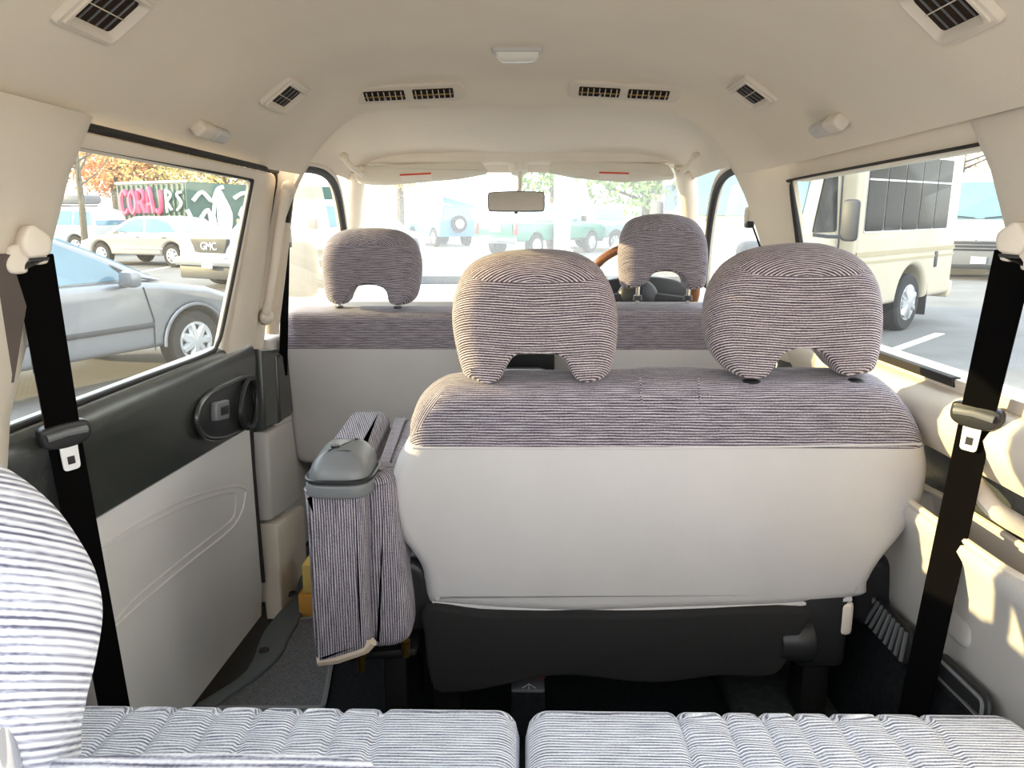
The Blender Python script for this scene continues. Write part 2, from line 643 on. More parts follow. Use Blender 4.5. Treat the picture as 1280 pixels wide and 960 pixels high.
# C pillars (bulging trim between the quarter window and the door window)
def cpillar(side, W_):
    rings = []
    for z, yr, yf, dp in ((0.72, 0.86, 1.02, .035), (0.80, 0.86, 1.035, .035), (0.95, 0.87, 1.075, .035), (1.05, .88, 1.105, .035), (1.13, 0.87, 1.135, .03), (1.18, 0.84, 1.17, .025), (1.215, .80, 1.20, .012)):
        x0 = xw(z)
        rings.append([Vector((side * (x0 + .05), yr, z)), Vector((side * x0, yr, z)), Vector((side * (x0 - dp * .7), yr + .02, z)), Vector((side * (x0 - dp), yr + .06, z)),
                      Vector((side * (x0 - dp), yf - .05, z)), Vector((side * (x0 - dp * .75), yf - .018, z)), Vector((side * (x0 - dp * .2), yf - .002, z)), Vector((side * (x0 + .05), yf, z))])
    MB().loft(rings).build('pillar_trim', 'beige_plastic', W_)


cpillar(-1, WL); cpillar(1, WR)
for side, W_ in ((-1, WL), (1, WR)):
    # lower rear quarter panel and D pillar
    MB().slab(fillet([(-.12, .02), (0.985, .02), (1.0, .72, .01), (-.12, .72)]), wallf(side), -0.005, .06, .006, 2).build('quarter_panel', 'dark_vinyl' if side < 0 else 'door_vinyl', W_)
    MB().slab([(-.12, .70), (.10, .70), (.12, 1.19), (-.12, 1.19)], wallf(side), -0.01, .06, .01, 2).build('pillar_trim', 'beige_plastic', W_)
    MB().slab([(.10, .72), (.87, .72), (.87, .77), (.10, .77)], wallf(side), -.01, .05, .008, 2).build('window_sill', 'beige_plastic', W_)
    # outer body side below the windows
    MB().slab([(-.12, -.32), (3.3, -.32), (3.3, .70), (-.12, .70)], lambda a, b, d, side=side: Vector((side * (.80 + d), a, b)), .03, .05).build('outer_panel', 'paint_silver', W_)
    # B pillar, joined to the ceiling arch
    rings = []
    for z, lip, yl in ((.70, .712, 2.10), (.80, .692, 2.09), (.90, .668, 2.085), (1.0, .648, 2.08), (1.08, .618, 2.08), (1.14, .592, 2.08), (1.19, .565, 2.08), (1.215, .548, 2.08)):
        x0 = xw(z)
        yb = (2.03 if side < 0 else 1.95) + (z - .8) * (.10 if side < 0 else .06)
        xl = lip + side * XC
        rings.append([Vector((side * (x0 + .010), yb, z)), Vector((side * x0, yb, z)), Vector((side * (x0 * .75 + xl * .25), yb + (yl - yb) * .35, z)), Vector((side * (x0 * .3 + xl * .7), yb + (yl - yb) * .72, z)),
                      Vector((side * (xl + .008), yl - .012, z)), Vector((side * xl, yl, z)), Vector((side * (xl + .004), yl + .012, z)), Vector((side * (xl + .03), yl + .03, z)), Vector((side * (x0 + .015), yl + .05, z))])
    MB().loft(rings).build('pillar_trim', 'beige_plastic' if side < 0 else 'headliner', W_)
    # lower B pillar: dark shoulder then beige foot
    f = wallf(side, .03)
    MB().slab(fillet([(2.025, .51), (2.27, .49, .02), (2.25, .70, .03), (2.03, .735)]), f, 0, .07, .012, 3).build('pillar_panel', 'dark_vinyl', W_)
    MB().slab(fillet([(2.0, .26), (2.27, .22, .02), (2.26, .485), (2.025, .505)]), f, -.004, .07, .014, 3).build('pillar_panel', 'grey_plastic', W_)
    MB().slab(fillet([(1.97, -.02), (2.22, -.04, .03), (2.265, .205), (2.0, .25)]), f, -.012, .07, .014, 3).build('pillar_panel', 'beige_plastic', W_)

# ---- left sliding door
D1 = structure('door_1')
wl = wallf(-1)
win = [pz(20, 525, -1), pz(275, 432, -1), pz(292, 395, -1), pz(312, 222, -1), pz(95, 185, -1)]
yb, zb = win[0]
win = [(1.0, .777), (1.80, .772, .06), (1.885, 1.168, .03), (1.0, 1.168)]
outer = [(0.93, .735), (2.0, .735), (2.06, 1.195, .06), (.93, 1.205)]
MB().slab(fillet([(1.80, .70), (2.012, .70), (2.058, 1.192, .04), (1.0, 1.192), (1.0, 1.165), (1.905, 1.165, .03), (1.815, .775)]), wl, -0.012, .009, .008, 3, .001).build('window_frame', 'beige_plastic', D1)
ws = spline([(1.0, .772), (1.4, .770), (1.74, .768), (1.80, .785), (1.825, .85), (1.886, 1.14), (1.88, 1.164), (1.85, 1.169), (1.4, 1.171), (1.0, 1.172)], 4, closed=False)
MB().tube([wl(a, b, -.006) for a, b in ws], .005, 8).build('window_seal', 'seal_rubber', D1)
so = spline([(1.95, .1), (1.985, .5), (2.02, .74), (2.055, 1.10), (2.064, 1.17), (2.045, 1.196), (1.98, 1.199), (1.1, 1.199)], 5, closed=False)
MB().tube([wl(a, b, -.004) for a, b in so], .007, 8).build('door_seal', 'seal_rubber', D1)
# dark upper panel, domed along its top
rings = []
for y in [0.98 + i * 0.085 for i in range(13)]:
    yy = min(y, 1.99)
    zt, zbm = .772, .572 - (yy - 1.0) * .042
    prof = [(.02, zbm), (-.004, zbm), (-.010, zbm + .006), (-.014, zbm + .06), (-.024, zbm + .13), (-.028, zt - .055), (-.026, zt - .03), (-.016, zt - .010), (-.002, zt - .001), (.02, zt)]
    rings.append([wl(yy, b, d) for d, b in prof])
MB().loft(rings).build('upper_panel', 'dark_vinyl', D1)
lowp = fillet([(0.98, .06), (1.92, .015), (1.985, .17, .05), (2.0, .533), (0.98, .573)])
MB().slab(lowp, wl, -.002, .05, .006, 2).build('lower_panel', 'door_vinyl', D1)
for cv in (((118, 688), (180, 648), (240, 620), (290, 608), (306, 612)), ((118, 694), (180, 656), (240, 628), (285, 615), (292, 622), (290, 645), (276, 660), (230, 696), (170, 745), (140, 778)), ((140, 785), (176, 752), (234, 704), (284, 664), (300, 640), (305, 616))):
    pts = spline([pz(px, py, -1) for px, py in cv], 5, closed=False)
    MB().tube([wl(a, b, -.0035) for a, b in pts], .0042, 6).build('welt_line', 'door_vinyl', D1)
# handle recess
bz = spline([pz(*q, -1) for q in ((229, 528), (232, 508), (246, 492), (270, 480), (298, 472), (303, 500), (302, 524), (285, 538), (262, 547), (240, 546))], 5)
MB().tube([wl(a, b, -.030) for a, b in bz], .006, 8, True).build('handle_bezel', 'dark_vinyl', D1)
MB().slab(offset(bz if area2(bz) > 0 else bz[::-1], .004), wl, -.031, -.018, .002, 2).build('handle_plate', 'black_plastic', D1)
lt = spline([pz(*q, -1) for q in ((246, 505), (260, 500), (262, 504), (252, 508), (251, 520), (261, 519), (261, 524), (247, 526))], 4)
lo = MB().slab(fillet([pz(246, 503, -1) + (.008,), pz(263, 499, -1) + (.008,), pz(263, 523, -1) + (.008,), pz(246, 527, -1) + (.008,)]), wl, -.046, -.03, .004, 3).build('latch_handle', 'gun_plastic', D1)
MB().slab(fillet([pz(251, 509, -1) + (.004,), pz(261, 506, -1) + (.004,), pz(261, 517, -1) + (.004,), pz(251, 520, -1) + (.004,)]), wl, -.0475, -.044, .001, 2).build('grip_recess', 'black_plastic', lo)
pc = spline([pz(*q, -1) for q in ((281, 500), (288, 478), (298, 474), (302, 500), (298, 530), (287, 534), (280, 520))], 4)
MB().tube([wl(a, b, -.040) for a, b in pc], .007, 8, True).build('pull_cup', 'black_plastic', D1)
# sill strips under the door
MB().slab(fillet([(1.0, -.02), (1.97, -.08), (1.97, .03), (1.0, .09)]), wl, .004, .06).build('door_foot', 'seal_rubber', D1)
# panes
W1 = structure('window_1')
MB().slab([(.98, .76), (1.83, .76), (1.91, 1.18), (.98, 1.18)], wl, .002, .006).build('glass_pane', 'veiled_glass', W1)

# ---- right wall
wr = wallf(1)
# header / window surround
MB().slab(fillet([(1.0, 1.168), (2.0, 1.168), (2.0, 1.22), (1.0, 1.22)]), wr, -.006, .05, .004, 2).build('window_header', 'headliner', WR)
rs = spline([(2.00, .79), (1.942, .80), (1.946, .86), (1.957, 1.06), (1.963, 1.145), (1.955, 1.164), (1.92, 1.170), (1.1, 1.170)], 5, closed=False)
MB().tube([wr(a, b, -.010) for a, b in rs], [.010] * 12 + [.010 - .007 * min(1, (i - 12) / 12) for i in range(12, len(rs))], 8).build('window_seal', 'seal_rubber', WR)
MB().slab(fillet([(0.98, .775), (2.0, .775), (2.0, .80), (.98, .80)]), wr, -.002, .06, .004, 2).build('window_sill', 'beige_plastic', WR)
MB().slab(fillet([(1.30, .785), (1.64, .785), (1.64, .803), (1.30, .803)]), wr, -.008, .01, .003, 2).build('window_seal', 'seal_rubber', WR)
# padded belt line
rings = []
for y in [0.97 + i * 0.09 for i in range(13)]:
    y = min(y, 2.03)
    prof = [(.03, .66), (-.008, .665), (-.02, .68), (-.038, .71), (-.044, .735), (-.036, .757), (-.018, .772), (.0, .778), (.03, .78)]
    rings.append([wr(y, b, d) for d, b in prof])
MB().loft(rings).build('belt_rail', 'beige_plastic', WR)
MB().slab(fillet([(0.97, .56), (2.03, .56), (2.03, .67), (.97, .67)]), wr, .036, .06, .004, 2).build('upper_panel', 'dark_vinyl', WR)
# lower beige panel with shelf-like pocket top
rings = []
for i in range(46):
    y = .97 + i * (2.03 - .97) / 45
    k = max(0, (y - 1.35)) * .06
    tr_ = max(0, min(1, (y - 1.02) / .03)) * max(0, min(1, (1.40 - y) / .05))      # the tray sunk into the shelf
    dp = .075 * tr_
    prof = [(.06, .28), (.0, .30 - k), (-.012, .34 - k), (-.02, .40), (-.03, .47), (-.045, .525), (-.056, .55), (-.053, .562), (-.044, .568), (-.036, .566), (-.028, .566 - dp * .8), (-.015, .566 - dp), (.018, .566 - dp), (.028, .566 - dp * .9), (.034, .568), (.06, .568)]
    rings.append([wr(y, b, d) for d, b in prof])
MB().loft(rings).build('lower_panel', 'grey_plastic', WR)
# rim around the tray
po = spline([(1.0, -.02), (1.02, -.042), (1.10, -.046), (1.30, -.046), (1.385, -.042), (1.42, -.01), (1.40, .02), (1.30, .03), (1.10, .03), (1.01, .02)], 4)
MB().tube([Vector((xw(.57) + b_, a_, .570)) for a_, b_ in po], .006, 8, True).build('tray_rim', 'beige_plastic', WR)
# embossed oval in the lower panel
eo = spline([pz(*q, 1) for q in ((1188, 735), (1200, 720), (1222, 735), (1235, 760), (1234, 795), (1222, 812), (1200, 795), (1180, 770))], 5)
MB().slab(eo, wr, -.024, .0, .012, 4).build('panel_boss', 'grey_plastic', WR)
MB().ball(wr(*pz(1186, 733, 1), -.03), (.012, .012, .012)).build('coat_hook', 'steel', WR)
# curved pull handle over the pocket
ph = spline([tuple(wr(*pz(a, b, 1), d)) for a, b, d in ((1196, 578, .035), (1208, 586, .004), (1226, 598, -.016), (1242, 618, -.018), (1251, 640, -.004), (1256, 662, .035))], 5, closed=False)
MB().tube(ph, .013, 10, flat=1.3).build('pull_handle', 'beige_plastic', WR)
# black lower strip with ribbed heater grilles
fs = lambda a, b, d: Vector((.665 + (b - .10) * .17 + d, a, b))
MB().slab(fillet([(.95, .0), (2.05, .0), (2.05, .285), (.95, .31)]), fs, -.0, .06, .006, 2).build('lower_strip', 'carpet_black', WR)
def strip_pt(px, py):
    p = atP(px, py, (.665, 0, .10), (1, 0, -.17))
    return (p.y, p.z)
for (qs, nr) in ((((1078, 770), (1100, 742), (1146, 790), (1138, 836)), 9), (((1163, 842), (1180, 812), (1245, 872), (1240, 915)), 0)):
    q = [strip_pt(*k) for k in qs]
    fo = fillet([(a, b, .02) for a, b in q])
    gr = MB().slab(fo, fs, -.010, .0, .004, 2).build('heater_grille', 'black_plastic', WR)
    if nr:
        rb = MB()
        for k in range(nr):
            t = (k + .7) / (nr + .4)
            A = Vector(q[0]).lerp(Vector(q[3]), t); Bq = Vector(q[1]).lerp(Vector(q[2]), t)
            A, Bq = A.lerp(Bq, .1), A.lerp(Bq, .9)
            rb.tube([fs(A.x, A.y, -.012), fs(Bq.x, Bq.y, -.012)], .004, 6)
        rb.build('grille_slat', 'gun_plastic', gr)
    else:
        MB().tube([fs(a, b, -.010) for a, b in offset(fo if area2(fo) > 0 else fo[::-1], .012)], .004, 6, True).build('grille_frame', 'gun_plastic', gr)
W3 = structure('window_2')
MB().slab([(.98, .79), (1.99, .79), (2.02, 1.19), (.98, 1.19)], wr, .018, .023).build('glass_pane', 'veiled_glass', W3)
for n_w, side in (('window_3', -1), ('window_4', 1)):
    w_ = structure(n_w)
    MB().slab([(.08, .74), (.90, .74), (.88, 1.20), (.10, 1.20)], wallf(side), .018, .023).build('glass_pane', 'side_glass', w_)

# ---- front doors, A pillars, windscreen
for i, side in ((2, -1), (3, 1)):
    d = structure('door_%d' % i)
    f = wallf(side)
    MB().slab(fillet([(2.14, .05), (3.25, .05), (3.25, .80), (2.14, .745)]), f, -.02, .06, .02, 3).build('door_panel', 'grey_plastic', d)
    MB().slab(fillet([(2.14, .50), (3.2, .50), (3.2, .72), (2.14, .70)]), f, -.035, .0, .012, 3).build('upper_panel', 'dark_vinyl', d)
    fr = spline([(2.16, .76), (2.15, .95), (2.13, 1.16), (2.16, 1.215), (2.25, 1.235), (2.45, 1.235), (2.62, 1.20), (2.78, 1.10), (2.92, .98), (3.06, .84)], 5, closed=False)
    def xf(a, b, side=side):      # front window surround leans in with the windscreen pillar
        return Vector((side * (xw(b) - .02), a, b))
    MB().tube([xf(a, b) for a, b in fr], .020, 8, flat=.8).build('window_frame', 'beige_plastic', d)
    MB().tube([xf(a, b) + Vector((-side * .006, -.01, -.016)) for a, b in fr[8:]], .012, 8).build('window_seal', 'seal_rubber', d)
    w_ = structure('window_%d' % (i + 3))
    MB().slab([(2.16, .76), (3.06, .80), (2.92, .98), (2.62, 1.19), (2.16, 1.22)], f, .02, .024).build('glass_pane', 'windscreen', w_)
    # A pillar
    MB().tube([(XC + side * .565, 2.74, 1.265), (XC + side * .60, 2.84, 1.18), (XC + side * .65, 3.0, 1.02), (XC + side * .70, 3.16, .86)], [.038, .036, .036, .04], 10).build('pillar_trim', 'headliner', WL if side < 0 else WR)
    # door mirror on the front door, seen through the side window
    mm = MB().box((side * .90, 3.02, .90), (.17, .10, .22), .035, 3, Matrix.Rotation(side * .2, 3, 'Z')).build('mirror_housing', 'black_plastic', d)
    MB().tube([(side * .73, 3.04, .83), (side * .84, 3.03, .85)], .02, 8).build('mirror_arm', 'black_plastic', mm)
W5 = structure('window_7')
ws_f = lambda a, b, d: Vector((XC + a * (.70 - .16 * (b - .82) / .47), 3.17 - (b - .82) * .86 + d, b))
MB().slab([(-1, .80), (1, .80), (1, 1.30), (-1, 1.30)], ws_f, 0, .006).build('glass_pane', 'windscreen', W5)
tr = structure('trim_1')
MB().slab(fillet([(-1, 1.272), (1, 1.272), (1, 1.31), (-1, 1.31)]), ws_f, -.05, .03, .01, 2).build('header_trim', 'headliner', tr)
MB().slab(fillet([(-.72, -.04), (.70, -.04), (.70, .86), (-.72, .86)]), lambda a, b, d: Vector((a, 3.22 + d, b)), 0, .05).build('bulkhead', 'black_plastic', tr)
MB().box((XC, 3.62, .66), (1.44, .86, .24), .09, 4).build('bonnet', 'paint_silver', tr)

MB().slab(fillet([(-.24, 1.246, .015), (.20, 1.246, .015), (.26, 1.30), (-.30, 1.30)]), ws_f, -.012, .0, .005, 2).build('header_trim', 'headliner', tr)
# trims around the step on the floor
T2 = structure('trim_2')
sp = [atZ(*q, .0) for q in ((222, 903), (264, 879), (309, 846), (328, 802), (345, 778), (372, 742), (378, 690), (390, 700), (386, 748), (374, 783), (361, 806), (352, 826), (324, 853), (286, 879), (256, 903))]
so_ = spline([(p.x, p.y) for p in sp], 4)
xyf = lambda a, b, d: Vector((a, b, d))
MB().slab(so_, xyf, -.02, .022, .006, 3).build('sill_strip', 'sill_plastic', T2)
for q in ((330, 812), (366, 741)):
    p = atZ(*q, .024)
    MB().cyl((p.x, p.y, .018), (p.x, p.y, .025), .016, .012, 16).build('screw_cap', 'black_plastic', T2)



# ================================================================== interior things
def footprint(pts):
    p = sum((Vector(q) for q in pts), Vector()) / len(pts)
    return p


# floor mats
def mat_piece(name, label, px, z=.004):
    pts = [atZ(a, b, .012) for a, b, *_ in px]
    out = fillet([(p.x, p.y, q[2] if len(q) > 2 else 0) for p, q in zip(pts, px)])
    t = thing(name, label, 'floor mat', (pts[0].x, pts[0].y, .002))
    MB().slab(out, xyf, .002, .012, 0, 2, .003).build('carpet_pile', 'mat_grey', t)
    MB().tube([(a, b, .010) for a, b in out], .006, 6, True).build('edge_binding', 'mat_edge', t)


mat_piece('floor_mat', 'grey carpet floor mat with pale bound edge, in front of the left rear cushion', ((252, 884, .03), (305, 852, .05), (362, 776, .05), (400, 770, .02), (425, 770, .02), (404, 884, .02)))
mat_piece('floor_mat', 'small grey mat piece beside the yellow boxes on the floor', ((364, 768, .02), (376, 736, .02), (430, 736, .02), (430, 764, .02)))
mat_piece('floor_mat', 'dark front mat beyond the left pillar foot, ahead of the boxes', ((352, 690, .03), (376, 652, .03), (420, 652, .02), (420, 690, .02)))

# ---- seats --------------------------------------------------------
def outline_on(px, p0, n, ux, uz):
    """pixels -> 2D coordinates on a plane through p0 with axes ux, uz"""
    r = []
    for a, b in px:
        p = atP(a, b, p0, n) - Vector(p0)
        r.append((p.dot(ux), p.dot(uz)))
    return r


def plane(y_at, z_at, lean):
    """a seat-back plane leaning back towards the camera by `lean` radians"""
    p0 = Vector((0, y_at, z_at))
    ux = Vector((1, 0, 0))
    uz = Vector((0, -math.sin(lean), math.cos(lean)))
    n = ux.cross(uz)                        # points to -y (rear)
    return p0, n, ux, uz, (lambda a, b, d: p0 + ux * a + uz * b - n * d)


ribs = lambda p: (p.x, p.z + p.y * .8)


def headrest(parent, px, pl, thick, post_px, m='ribbed_fabric', rr=.045, shift=0.0):
    p0, n, ux, uz, f = pl
    o = spline(outline_on(px, p0, n, ux, uz), 5)
    zmax = max(b for a, b in o); zmin = min(b for a, b in o)
    a0 = (min(a for a, b in o) + max(a for a, b in o)) / 2
    H_ = zmax - zmin
    def wt(a, b):                            # crisp edge round the arch cut-out, soft everywhere else
        q = math.hypot((a - a0) / (H_ * .42), (b - zmin) / (H_ * .36))
        return .22 + .78 * min(1, max(0, (q - .95) / .55))
    mb = MB().slab(o, lambda a, b, d: f(a, b, d + shift), 0, thick, rr, 6, wt=wt)
    # seam between the cushion's back and its domed top
    lo, hi = mb.cut(f(a0, zmax - (zmax - zmin) * (.20 if not shift else .03), 0), uz + n * .55)
    c0 = f(a0, zmax - (zmax - zmin) * .18, 0)
    H = lo.build('headrest', m, parent, stripe=lambda p: (p.x, (p - c0).dot(uz) - (p - c0).dot(n) * .7 + .004 * math.cos((p.x - c0.x) * 18)))
    hi.build('top_panel', m, H, stripe=lambda p: (math.atan2(p.z - c0.z + .02, p.x - c0.x) * .12, math.hypot((p.x - c0.x) * .62, (p.z - c0.z + .03) - (p - c0).dot(n) * .8)))
    for a, b in post_px:
        q = atP(a, b, p0 - n * thick * .5, n)
        MB().cyl(q - uz * .06, q + uz * .09, .006, None, 12).build('headrest_post', 'chrome', H)
        MB().cyl(q - uz * .012, q + uz * .002, .014, .012, 14).build('post_guide', 'black_plastic', H)
    return H


# second row bench -------------------------------------------------
B2 = thing('bench_seat', 'two-headrest bench seat with striped upper and plain beige lower back, mid cabin', 'car seat', (.24, 1.45, 0))
PL2 = plane(1.31, .66, math.radians(9))
back_px = [(508, 559), (491, 590), (483, 618), (484, 642), (497, 676), (517, 702), (527, 722), (533, 757), (560, 763), (636, 768), (730, 771), (855, 767), (980, 763), (1080, 752), (1090, 733), (1106, 706), (1136, 670), (1157, 634), (1166, 596),
           (1164, 570), (1158, 545), (1147, 522), (1132, 501), (1114, 487), (1085, 481), (1000, 480), (960, 481), (930, 483), (895, 481), (860, 479), (820, 479), (790, 482), (740, 484), (690, 483), (640, 483), (600, 485), (567, 487), (547, 492), (524, 508), (511, 532)]
p0, n2, ux, uz, f2 = PL2
bo = spline(outline_on(back_px, p0, n2, ux, uz), 3)
bmb = MB().slab(bo, f2, 0, .145, .030, 5, .07)
seam = atP(830, 559.5, p0, n2)
lower, upper = bmb.cut(seam, uz)
cover = lower.build('back_cover', 'velour_beige', B2)
# gussets on either side of the diagonal seams
gL = [atP(508, 559, p0, n2), atP(565, 476, p0, n2)]
gR = [atP(1160, 555, p0, n2), atP(1104, 470, p0, n2)]
nL = (gL[1] - gL[0]).cross(n2)
if nL.x > 0: nL = -nL
mid, gus_l = upper.cut(gL[0], nL)
nR = (gR[1] - gR[0]).cross(n2)
if nR.x < 0: nR = -nR
mid, gus_r = mid.cut(gR[0], nR)
ub = mid.build('upper_back', 'ribbed_fabric_fine', B2, stripe=ribs)
for gm, nn, g0 in ((gus_l, nL.normalized(), gL), (gus_r, nR.normalized(), gR)):
    gm.build('side_gusset', 'ribbed_fabric_fine', ub, stripe=lambda p, nn=nn, g0=g0: ((p - g0[0]).dot((g0[1] - g0[0]).normalized()), (p - g0[0]).dot(nn) + p.y * .8))
# the seam and the two tucks on top
MB().tube([f2(*q, .0) for q in outline_on(((516, 560), (660, 560), (830, 560), (1000, 558), (1152, 555)), p0, n2, ux, uz)], .0022, 6).build('seam_piping', 'velour_beige', cover)
hem = outline_on(((540, 756), (636, 765), (730, 768), (855, 764), (980, 759), (1066, 751)), p0, n2, ux, uz)
MB().tube([f2(a, b, .008) for a, b in hem], .006, 6).build('hem', 'velour_beige', cover)
for x_ in (800, 873):
    MB().tube([f2(*q, -.001) for q in outline_on(((x_, 471), (x_ + 1, 490), (x_ + 2, 503)), p0, n2, ux, uz)], .0014, 6).build('tuck_seam', 'ribbed_fabric_fine', ub, stripe=ribs)
PH2 = plane(1.285, .90, math.radians(6))
headrest(B2, [(590, 481), (577, 474), (567, 440), (562, 405), (566, 372), (578, 345), (598, 330), (630, 321), (675, 318), (715, 321), (742, 332), (760, 350), (772, 378), (776, 408), (774, 440), (767, 470), (755, 481), (738, 483), (722, 480), (712, 468), (703, 452), (690, 447.5), (665, 447), (645, 449), (634, 463), (626, 478), (610, 484)], PH2, .115, ((605, 487), (737, 486)))
headrest(B2, [(945, 478), (922, 474), (905, 462), (893, 440), (889, 412), (893, 380), (905, 352), (925, 332), (955, 318), (1000, 311), (1045, 311), (1080, 322), (1100, 340), (1112, 365), (1116, 400), (1112, 440), (1105, 465), (1092, 474), (1070, 475), (1052, 471), (1040, 457), (1026, 444), (1005, 440), (985, 445), (973, 460), (962, 474)], PH2, .115, ((940, 483), (1070, 481)))
for a, b in ((605, 482), (737, 481), (940, 477), (1068, 476)):
    q = atP(a, b, p0 - n2 * .03, n2)
    MB().ball(q, (.020, .014, .005), 16, 8).build('post_socket', 'black_plastic', ub)
# cushion, seen only at the sides, and the frame underneath
MB().box((.24, 1.66, .40), (.82, .50, .15), .05, 4).build('seat_cushion', 'ribbed_fabric_fine', B2, stripe=lambda p: (p.x, p.y + p.z))
sk_px = [(531, 762), (600, 768), (700, 771), (850, 769), (1003, 764), (1002, 790), (985, 822), (962, 845), (900, 850), (850, 853), (780, 850), (720, 849), (660, 852), (610, 858), (570, 866), (548, 868), (536, 850), (530, 800)]
PS = plane(1.345, .30, math.radians(3))
q0, qn, qx, qz, qf = PS
sko = spline(outline_on(sk_px, q0, qn, qx, qz), 4)
skf = lambda a, b, d: qf(a, b, d) + Vector((0, .008 * math.sin(a * 21) * max(0, .1 - b) * 6, 0))
MB().slab(sko, skf, 0, .03, .008, 3).build('seat_skirt', 'skirt_cloth', B2)
MB().box((.20, 1.62, .26), (.86, .42, .12), .02, 2).build('seat_frame', 'black_metal', B2)
for x_, y_ in ((-.16, 1.48), (-.16, 1.82), (.60, 1.48), (.60, 1.82)):
    MB().box((x_, y_, .11), (.06, .08, .21), .012, 2).build('seat_leg', 'black_metal', B2)
hx = atY(1022, 800, 1.36)
hg = MB().box((hx.x + .01, 1.40, hx.z + .02), (.10, .08, .17), .02, 3).build('recliner_cover', 'black_plastic', B2)
MB().cyl((hx.x - .075, 1.37, hx.z - .005), (hx.x - .01, 1.37, hx.z - .005), .038, .042, 20, .006).build('recliner_knob', 'black_plastic', hg)
for px_, w_, h_ in ((990, .035, .05), (1058, .03, .07)):
    b_ = atY(px_, 775, 1.36)
    MB().box((b_.x, 1.385, b_.z), (w_, .05, h_), .01, 3).build('frame_bracket', 'beige_plastic', B2)
c_ = atY(1098, 735, 1.45)
MB().slab(spline([(c_.x - .05, c_.z + .06), (c_.x + .01, c_.z + .07), (c_.x + .025, c_.z), (c_.x + .0, c_.z - .07), (c_.x - .06, c_.z - .05)], 5), lambda a, b, d: Vector((a, 1.42 + d, b)), 0, .2, .02, 4).build('side_shield', 'black_plastic', B2)
c_ = atY(512, 735, 1.40)
MB().slab(spline([(c_.x - .03, c_.z + .07), (c_.x + .04, c_.z + .05), (c_.x + .05, c_.z - .07), (c_.x - .01, c_.z - .075), (c_.x - .03, c_.z - .03)], 5), lambda a, b, d: Vector((a, 1.37 + d, b)), 0, .25, .02, 4).build('side_shield', 'black_plastic', B2)

# folded jump seat ---------------------------------------------------
J = thing('jump_seat', 'folded-up striped jump seat standing on edge left of the bench seat', 'car seat', (-.31, 1.5, 0))
vribs = lambda p: (p.z, p.x * 1.0 + p.y * .8)
PJ = plane(1.28, .42, 0)
j0, jn, jx, jz, jf = PJ
fo = spline(outline_on(((379, 622), (380, 612), (420, 612), (452, 614), (456, 640), (457, 700), (459, 760), (462, 806), (455, 816), (430, 824), (402, 832), (393, 826), (390, 800), (386, 730), (382, 660)), j0, jn, jx, jz), 3)
pad = MB().slab(fo, jf, 0, .44, .016, 4).build('back_pad', 'ribbed_fabric_fine', J, stripe=vribs)
eg = outline_on(((396, 829), (420, 826), (455, 814), (463, 805)), j0, jn, jx, jz)
MB().tube([jf(a, b, .012) for a, b in eg], .012, 8).build('raw_edge', 'raw_edge', pad)
fo = spline(outline_on(((456, 605), (470, 596), (492, 600), (497, 650), (503, 700), (512, 760), (513, 795), (500, 808), (478, 812), (463, 806), (459, 740), (456, 660)), (0, 1.31, .42), jn, jx, jz), 3)
jf2 = lambda a, b, d: Vector((a, 1.31 + d, .42 + b))
cp = MB().slab(fo, jf2, 0, .44, .018, 4).build('cushion_pad', 'ribbed_fabric_fine', J, stripe=vribs)
# armrest block and the rolled top of the cushion, farther back
bp_ = [atZ(*q, .615) for q in ((408, 566), (438, 524), (489, 524), (465, 574))]
MB().slab(fillet([(p.x, p.y, .03) for p in bp_]), xyf, .53, .638, .0, 4, .024).build('arm_pad', 'ribbed_fabric_fine', J, stripe=lambda p: (p.y * .5 + p.z, p.x + p.y * .3))
bp_ = [atZ(*q, .615) for q in ((461, 588), (490, 522), (514, 522), (494, 596))]
MB().slab(fillet([(p.x, p.y, .03) for p in bp_]), xyf, .50, .622, .0, 3, .035).build('cushion_roll', 'ribbed_fabric_fine', J, stripe=lambda p: (p.x, p.y + p.z))
# hinge cover: glossy rounded cap
cx_, cz_ = atY(422, 596, 1.28).x, atY(422, 612, 1.28).z
cap = [(cx_ - .062, 1.262), (cx_ + .058, 1.262), (cx_ + .060, 1.40), (cx_ - .060, 1.40)]
cb = MB()
base = fillet([(a, b, .045) for a, b in cap], 8)
cb.slab(base, xyf, cz_ - .012, cz_ + .012, .004, 3)
cb.build('hinge_base', 'gun_plastic', J)
cb = MB()
rg = []
o_ = offset(base if area2(base) > 0 else base[::-1], .006)
for ins, dz in ((0, .012), (0, .022), (.006, .036), (.016, .048), (.026, .055), (.036, .059)):
    rg.append([Vector((a, b, cz_ + dz + (b - 1.26) * .12)) for a, b in offset(o_, ins)])
cb.loft(rg)
hc = cb.build('hinge_cover', 'gun_plastic', J)
MB().tube([Vector((a, b, cz_ + .018)) for a, b in offset(base if area2(base) > 0 else base[::-1], .002)], .004, 6, True).build('trim_ring', 'black_plastic', hc)
MB().cyl((cx_ - .012, 1.32, cz_ + .06), (cx_ - .012, 1.32, cz_ + .070), .008, .008, 12).build('screw_hole', 'black_plastic', hc)
MB().box((-.30, 1.53, .25), (.19, .40, .018), .006, 2, Matrix.Rotation(-.1, 3, 'Y')).build('base_pan', 'black_metal', J)
for q in ((452, 836), (507, 818)):
    p = atY(*q, 1.33)
    MB().cyl((p.x, 1.33, p.z + .03), (p.x, 1.33, p.z - .004), .010, .007, 12).build('mount_bolt', 'brass', J)
for y_ in (1.42, 1.62):
    MB().box((-.26, y_, .10), (.05, .05, .24), .01, 2).build('seat_leg', 'black_metal', J)

